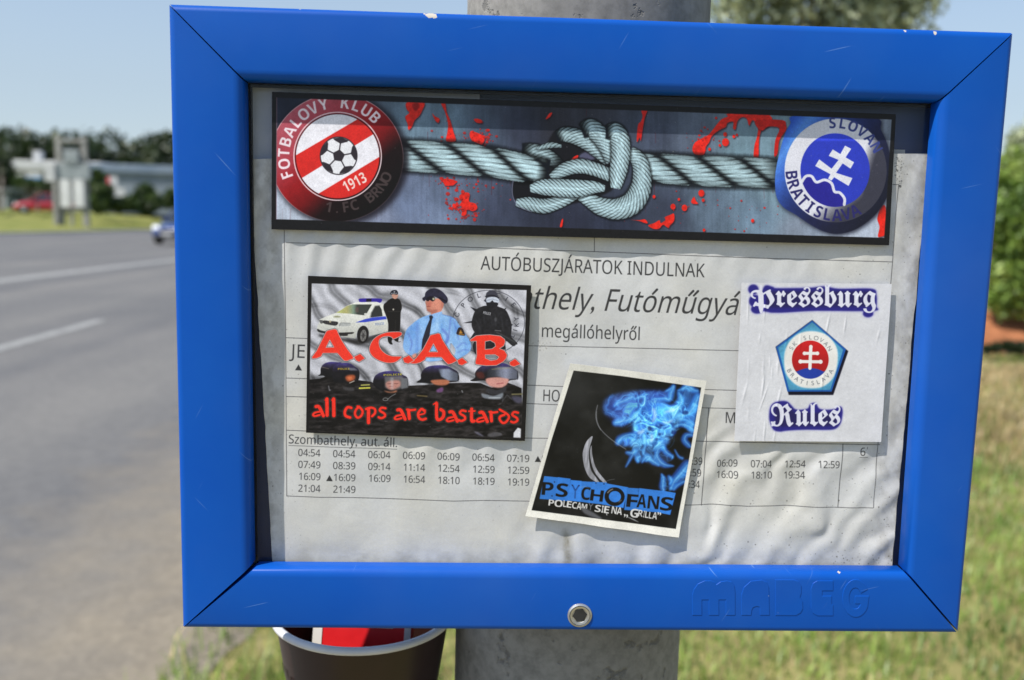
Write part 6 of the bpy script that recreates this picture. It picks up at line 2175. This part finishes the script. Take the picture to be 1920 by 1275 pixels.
def ringset(rings, name, m, parent, nn=n):
    v, f = [], []
    for r, y in rings:
        for k in range(nn):
            a = 2 * math.pi * k / nn
            v.append((sc[0] + r * math.cos(a), y, sc[2] + r * math.sin(a)))
    for i in range(len(rings) - 1):
        for k in range(nn):
            l = (k + 1) % nn
            f.append((i * nn + k, i * nn + l, (i + 1) * nn + l, (i + 1) * nn + k))
    f.append(tuple(range((len(rings) - 1) * nn, len(rings) * nn))[::-1])
    return mesh_of(name, v, f, m, parent)


def parented(o, p_):
    o.parent = p_
    o.location = (0, 0, 0)
    return o


screw = ringset([(.00595, -.00002), (.0058, -.0005), (.0051, -.0009), (.00495, -.0002), (.0047, -.0001)], 'lock_screw', M_steel, None)
parented(screw, bottom)
hd = ringset([(.0047, -.00013), (.0046, -.0007), (.0036, -.00045), (.0034, -.0003)], 'screw_head', M_steel, None)
hd.parent = bottom
hx = MB()
hex_o = [(sc[0] + .0035 * math.cos(math.radians(60 * k + 8)), -.00052, sc[2] + .00015 + .0035 * math.sin(math.radians(60 * k + 8))) for k in range(6)]
hx.add(hex_o, [(0, 1, 2, 3, 4, 5)[::-1]])
so = hx.build('hex_socket', M_socket)
so.parent = bottom

# raised maker's lettering on the bottom rail
def mark_letter(loops, h=.00024):
    bm = bmesh.new()
    for l in loops:
        P3 = on_depth(np.array(l)[:, 0], np.array(l)[:, 1], 0.0) - np.array([0, 0, SZ])
        vs_ = [bm.verts.new((p[0], -h, p[2])) for p in P3]
        base = [bm.verts.new((p[0], .0004, p[2])) for p in P3]
        n_ = len(vs_)
        ff = bm.faces.new(vs_)
        for k in range(n_):
            bm.faces.new((vs_[k], base[k], base[(k + 1) % n_], vs_[(k + 1) % n_]))
    bmesh.ops.recalc_face_normals(bm, faces=bm.faces)
    me = bpy.data.meshes.new('maker_mark')
    bm.to_mesh(me)
    bm.free()
    me.materials.append(M_paint)
    return me


cm = lambda q: crop(1280, 1072, 5.333, q)
ltr = [cm([(95, 435), (95, 230), (110, 175), (150, 120), (220, 88), (290, 88), (318, 105), (335, 128), (380, 98), (440, 88), (490, 98), (518, 140), (525, 200), (525, 435), (430, 435), (430, 280), (362, 280), (362, 435), (260, 435), (260, 280), (192, 280), (192, 435)]),
       cm([(585, 435), (585, 230), (610, 155), (680, 92), (790, 80), (840, 100), (862, 150), (868, 435), (770, 435), (770, 352), (740, 345), (705, 356), (690, 385), (685, 435)]),
       cm([(925, 437), (925, 78), (1110, 78), (1160, 95), (1188, 140), (1186, 215), (1172, 255), (1200, 300), (1202, 370), (1180, 410), (1135, 437)]),
       cm([(1505, 88), (1505, 190), (1395, 190), (1395, 240), (1490, 240), (1490, 325), (1505, 330), (1505, 440), (1345, 440), (1300, 415), (1280, 360), (1280, 170), (1300, 115), (1345, 88)])]
gout, gin = [], []
for k in range(26):
    a = math.radians(-28 - k * (304 / 25))
    gout.append((1730 + 135 * math.cos(a), 265 + 190 * math.sin(a)))
    gin.append((1725 + 62 * math.cos(a), 265 + 105 * math.sin(a)))
gl = gout + [(1865, 240), (1720, 240), (1720, 320), (1778, 320)] + gin[::-1][1:]
ltr.append(cm(gl))
mo = bpy.data.objects.new('maker_mark', mark_letter(ltr))
col.objects.link(mo)
mo.parent = bottom
bevel(mo, .00024, 3)

# ================================================================== timetable and stickers
def mat_print(name, img, rough=.5, spec=.3, bump=0.0, bscale=300, coat=0.0):
    m, nt, b = nt_mat(name)
    t = nt.nodes.new('ShaderNodeTexImage')
    t.image = img
    t.interpolation = 'Cubic'
    t.extension = 'EXTEND'
    nt.links.new(t.outputs[0], b.inputs['Base Color'])
    b.inputs['Roughness'].default_value = rough
    b.inputs['Specular IOR Level'].default_value = spec
    b.inputs['Coat Weight'].default_value = coat
    b.inputs['Coat Roughness'].default_value = .2
    if bump:
        nn_ = noise_node(nt, bscale, 5, .65)
        bump_node(nt, nn_.outputs['Fac'], b, bump, .0006)
    return m


def print_sheet(name, pr, corners, nu, nv, m, thick, disp=None):
    """a thin sheet of paper whose corners lie at those pixels on the plane Y = pr.depth"""
    c = np.array(corners, float)           # tl, tr, br, bl
    u, v = np.meshgrid(np.linspace(0, 1, nu), np.linspace(0, 1, nv))
    px = ((c[0] * (1 - u[..., None]) + c[1] * u[..., None]) * (1 - v[..., None]) + (c[3] * (1 - u[..., None]) + c[2] * u[..., None]) * v[..., None])
    Pp = on_depth(px[..., 0], px[..., 1], pr.depth)
    U, Vv = pr.uv(Pp[..., 0], Pp[..., 2])
    dz = np.zeros_like(u)
    if disp is not None:
        dz = disp(px[..., 0], px[..., 1], u, v)
    if name == 'timetable':
        Pp[..., 0] += .0007 * (fbm(px[..., 1] / 40, px[..., 0] * 0, 3, 4) - .5) * ((u < .001) | (u > .999))
    front = Pp.copy()
    front[..., 1] += dz
    back = front.copy()
    back[..., 1] += thick
    V = np.concatenate([front.reshape(-1, 3), back.reshape(-1, 3)])
    idx = np.arange(nu * nv).reshape(nv, nu)
    a, b_, c_, d_ = idx[:-1, :-1].ravel(), idx[1:, :-1].ravel(), idx[1:, 1:].ravel(), idx[:-1, 1:].ravel()
    F1 = np.stack([a, b_, c_, d_], 1)
    N = nu * nv
    F2 = np.stack([a, d_, c_, b_], 1) + N
    rim = np.concatenate([idx[0, :], idx[1:, -1], idx[-1, -2::-1], idx[-2:0:-1, 0]])
    nx = np.roll(rim, -1)
    F3 = np.stack([rim, nx, nx + N, rim + N], 1)
    F = np.concatenate([F1, F2, F3])
    o = np_mesh(name, V, F, m)
    uvl = o.data.uv_layers.new(name='UVMap')
    uvs = np.stack([np.tile(U.ravel(), 2), np.tile(Vv.ravel(), 2)], 1).astype(np.float32)
    li = np.zeros(len(o.data.loops), np.int32)
    o.data.loops.foreach_get('vertex_index', li)
    uvl.data.foreach_set('uv', uvs[li].ravel())
    o.data.polygons.foreach_set('use_smooth', np.concatenate([np.ones(len(F1) + len(F2), bool), np.zeros(len(F3), bool)]))
    o.data.set_sharp_from_angle(angle=math.radians(55))
    return o


def sstep(x, a, b_):
    t = np.clip((x - a) / (b_ - a), 0, 1)
    return t * t * (3 - 2 * t)


def crease(X, Y, u, v):
    """wrinkles of the damp timetable, metres towards the back"""
    warp = 34 * (fbm(X / 110, Y / 110, 3, 51) - .5)
    d = .0020 * (fbm(X / 210 + 3, Y / 210, 3, 61) - .5)
    # slanting folds in the lower right
    mR = sstep(X, 1150, 1330) * sstep(Y, 740, 850)
    ph = (X * .74 + Y * .62 + warp * 2.6) / (54.0)
    d += mR * (.00036 * np.sin(2 * np.pi * ph) + .00020 * np.sin(2 * np.pi * ph * .618 + 1)) * np.clip(2.6 * fbm(X / 75, Y / 75, 2, 71) - .55, .1, 1.5)
    # upright folds under the banner
    mT = sstep(Y, 575, 470) * (1 - .65 * sstep(X, 700, 860))
    d += mT * .00030 * np.sin(2 * np.pi * (X + .35 * (Y - 450) + warp) / 47.0)
    d += sstep(Y, 640, 470) * sstep(X, 760, 900) * .0008 * np.sin(2 * np.pi * (X + warp * 2 - 40) / 338.0)
    # folds below the police sticker and at the foot
    mB = sstep(Y, 780, 815) * sstep(Y, 900, 840) * sstep(X, 700, 760) * sstep(X, 1000, 960)
    d += mB * .00042 * np.sin(2 * np.pi * (X + warp) / 58.0)
    mF = sstep(Y, 955, 1010) * sstep(X, 930, 1000) * sstep(X, 1330, 1250)
    d += mF * .00045 * np.sin(2 * np.pi * (X + .3 * Y + warp * 2) / 74.0)
    d += .00036 * (fbm(X / 55, Y / 70, 3, 81) - .5)
    d += .00006 * (fbm(X / 9, Y / 9, 3, 91) - .5)
    return np.clip(d, -.0021, .0029)


pr = art_timetable()
M_tt = mat_print('timetable_print', pr.image('timetable_print'), .8, .2, .12, 420)
tt = print_sheet('timetable', pr, PAPER, 420, 300, M_tt, .0001, crease)
tag(tt, 'creased grey paper bus timetable behind the pane of the blue case', 'timetable')
# blue grey sheet added behind the timetable for the pale tone at the upper left
sl = MB()
a, b_ = on_depth(438, 340, .0151), on_depth(900, 140, .0151)
sl.box((a[0], .0150, a[2]), (b_[0], .0152, b_[2]))
M_greysheet = mottled('added_grey_sheet', (0.36, 0.40, 0.49), (0.46, 0.49, 0.57), 40, .9)
tag(sl.build('added_sheet', M_greysheet), 'added blue grey sheet showing above the left end of the timetable', 'paper')
# a second slip of paper peeping out above the timetable at the right
sl = MB()
a, b_ = on_depth(1640, 300, .0147), on_depth(1697, 281, .0147)
sl.box((a[0], .0146, a[2]), (b_[0], .0148, b_[2]))
M_slip = mottled('old_paper', (0.42, 0.40, 0.35), (0.56, 0.54, 0.49), 60, .9)
tag(sl.build('paper_slip', M_slip), 'corner of an older paper showing above the right end of the timetable', 'paper')

pr = art_banner()
M_bn = mat_print('banner_print', pr.image('banner_print'), .34, .22, .03, 260)
o = print_sheet('banner_sticker', pr, BANNER, 60, 14, M_bn, .0002)
tag(o, 'long black bordered sticker of two football badges tied by a rope', 'sticker')
pr = art_police()
M_po = mat_print('police_print', pr.image('police_print'), .36, .22, .03, 260)
o = print_sheet('slogan_sticker', pr, POLICE, 30, 22, M_po, .0002)
tag(o, 'black bordered sticker with police officers, patrol car and big red A.C.A.B. letters', 'sticker')
pr = art_flame()
M_fl = mat_print('flame_print', pr.image('flame_print'), .36, .25, .05, 200)


def curl(X, Y, u, v):
    return -.0006 * np.clip(1 - (u * 1.0 + v * 1.6) / .30, 0, 1) ** 2 - .0006 * np.clip(1 - (u + (1 - v)) / .25, 0, 1) ** 2 - .0009 * np.clip((v - .90) / .10, 0, 1) ** 2 * (.4 + .6 * np.sin(u * 9) ** 2) - .0003 * np.clip(1 - v / .06, 0, 1) * (.5 + .5 * np.sin(u * 14))


o = print_sheet('flame_sticker', pr, FLAME, 60, 60, M_fl, .0002, curl)
tag(o, 'tilted white bordered black sticker with blue flames and cut-out lettering', 'sticker')
pr = art_pressburg()
M_pb = mat_print('paper_sticker_print', pr.image('paper_sticker_print'), .85, .2, .10, 520)


def pasted(X, Y, u, v):
    """small glue wrinkles, mostly upright, left of the badge"""
    g = np.random.default_rng(8)
    d = np.zeros_like(u)
    for _ in range(26):
        x, y = (g.uniform(1395, 1475), g.uniform(560, 820)) if g.random() < .75 else (g.uniform(1480, 1650), g.uniform(540, 810))
        l, w, a = g.uniform(8, 24), g.uniform(1.0, 2.2), g.uniform(-.05, .35)
        s = (X - x) * math.sin(a) - (Y - y) * math.cos(a)
        t = (X - x) * math.cos(a) + (Y - y) * math.sin(a)
        d -= .00026 * g.uniform(.4, 1) * np.exp(-(s / l) ** 2 - (t / w) ** 2)
    return d - .00004 * fbm(X / 5, Y / 5, 3, 5)


o = print_sheet('paper_sticker', pr, PAPER_ST, 220, 220, M_pb, .0002, pasted)
tag(o, 'white paper sticker with blackletter words above and below a five-sided badge', 'sticker')

# ================================================================== cup with a red packet behind the case
M_cup = mottled('brown_plastic', (0.016, 0.006, 0.005), (0.024, 0.009, 0.007), 30, .34, spec=.5)
M_cupin = mottled('brown_plastic_inside', (0.10, 0.06, 0.05), (0.15, 0.09, 0.075), 30, .4)
M_rimw = mottled('white_plastic_rim', (0.56, 0.56, 0.57), (0.66, 0.66, 0.66), 40, .35)
CX, CY, CZ = -.1114, .0815, SZ - .1665
cup = empty('drinking_cup', (CX, CY, CZ - .105), 'brown plastic cup with a white rim wedged behind the lower left of the case', 'cup')
m = MB()
m.lathe([(0.00000, CZ - .105), (0.03240, CZ - .105), (0.03501, CZ - .1035), (0.03605, CZ - .098), (0.03950, CZ - .05), (0.04159, CZ - .048), (0.04201, CZ - .044), (0.04723, CZ - .010), (0.04755, CZ - .0085), (0.04828, CZ - .0035), (0.04702, CZ - .003), (0.04598, CZ - .008), (0.04023, CZ - .05), (0.03501, CZ - .1), (0.00000, CZ - .1)], CX, CY, 72)
body = m.build('cup_body', M_cup, cup, smooth=True)
body.data.set_sharp_from_angle(angle=math.radians(40))
m = MB()
prof = []
for k in range(10):
    a = 2 * math.pi * k / 10
    prof.append((.0489 + .0023 * math.cos(a), CZ - .0022 + .0022 * math.sin(a)))
m.lathe(prof, CX, CY, 72, close=True)
m.build('rim', M_rimw, cup, smooth=True)
# raised lettering on the lit side of the cup
tri = glyph_tris('eller!')
lv, lf = [], []
l_, r_ = tri[..., 0].min(), tri[..., 0].max()
for t3 in tri:
    o_ = len(lv)
    for x, y in t3:
        a = math.radians(188) + (x - l_) / (r_ - l_) * math.radians(52)
        z = CZ - .0325 + y * .0091
        rr = .0472 - (CZ - .010 - z) * (.0050 / .034) + .0004
        lv.append((CX + rr * math.cos(a), CY + rr * math.sin(a), z))
    lf.append((o_, o_ + 1, o_ + 2))
mesh_of('raised_lettering', lv, lf, M_cup, cup)
M_pk = mottled('red_card', (0.66, 0.012, 0.016), (0.78, 0.02, 0.024), 40, .35)
M_pw = mottled('white_card', (0.70, 0.66, 0.60), (0.80, 0.77, 0.72), 40, .4)
pk = empty('cigarette_packet', (CX - .001, CY - .004, CZ - .05), 'red and white cigarette packet standing inside the brown cup', 'packet')
pm = Matrix.Translation((CX - .001, CY - .004, CZ - .045)) @ Matrix.Rotation(math.radians(-14), 4, 'X') @ Matrix.Rotation(math.radians(2), 4, 'Y')
m = MB(); m.box((-.0275, -.010, -.044), (.0275, .010, .042), pm); bevel(m.build('box', M_pk, pk), .0008)
for x0, x1 in ((-.0276, -.0225), (.0232, .0268)):
    m = MB(); m.box((x0, -.0104, -.0440), (x1, -.00995, .0421), pm); m.build('white_band', M_pw, pk)
m = MB(); m.box((-.0130, -.0104, .0345), (.0170, -.00997, .0416), pm); bevel(m.build('white_label', M_pw, pk), .0015)
# small bracket that the cup stands on, below the picture
M_galv = mottled('galvanised_steel', (0.38, 0.39, 0.40), (0.52, 0.53, 0.54), 30, .5, metal=.7)
br = MB()
br.box((CX - .042, CY - .042, CZ - .1085), (-.0575, CY + .042, CZ - .1055))
br.tube((CX + .01, CY, CZ - .1085), (-.052, .0985, CZ - .150), .004, .004, 8)
bevel(tag(br.build('shelf_bracket', M_galv), 'small steel bracket on the post under the brown cup', 'bracket'), .0005)
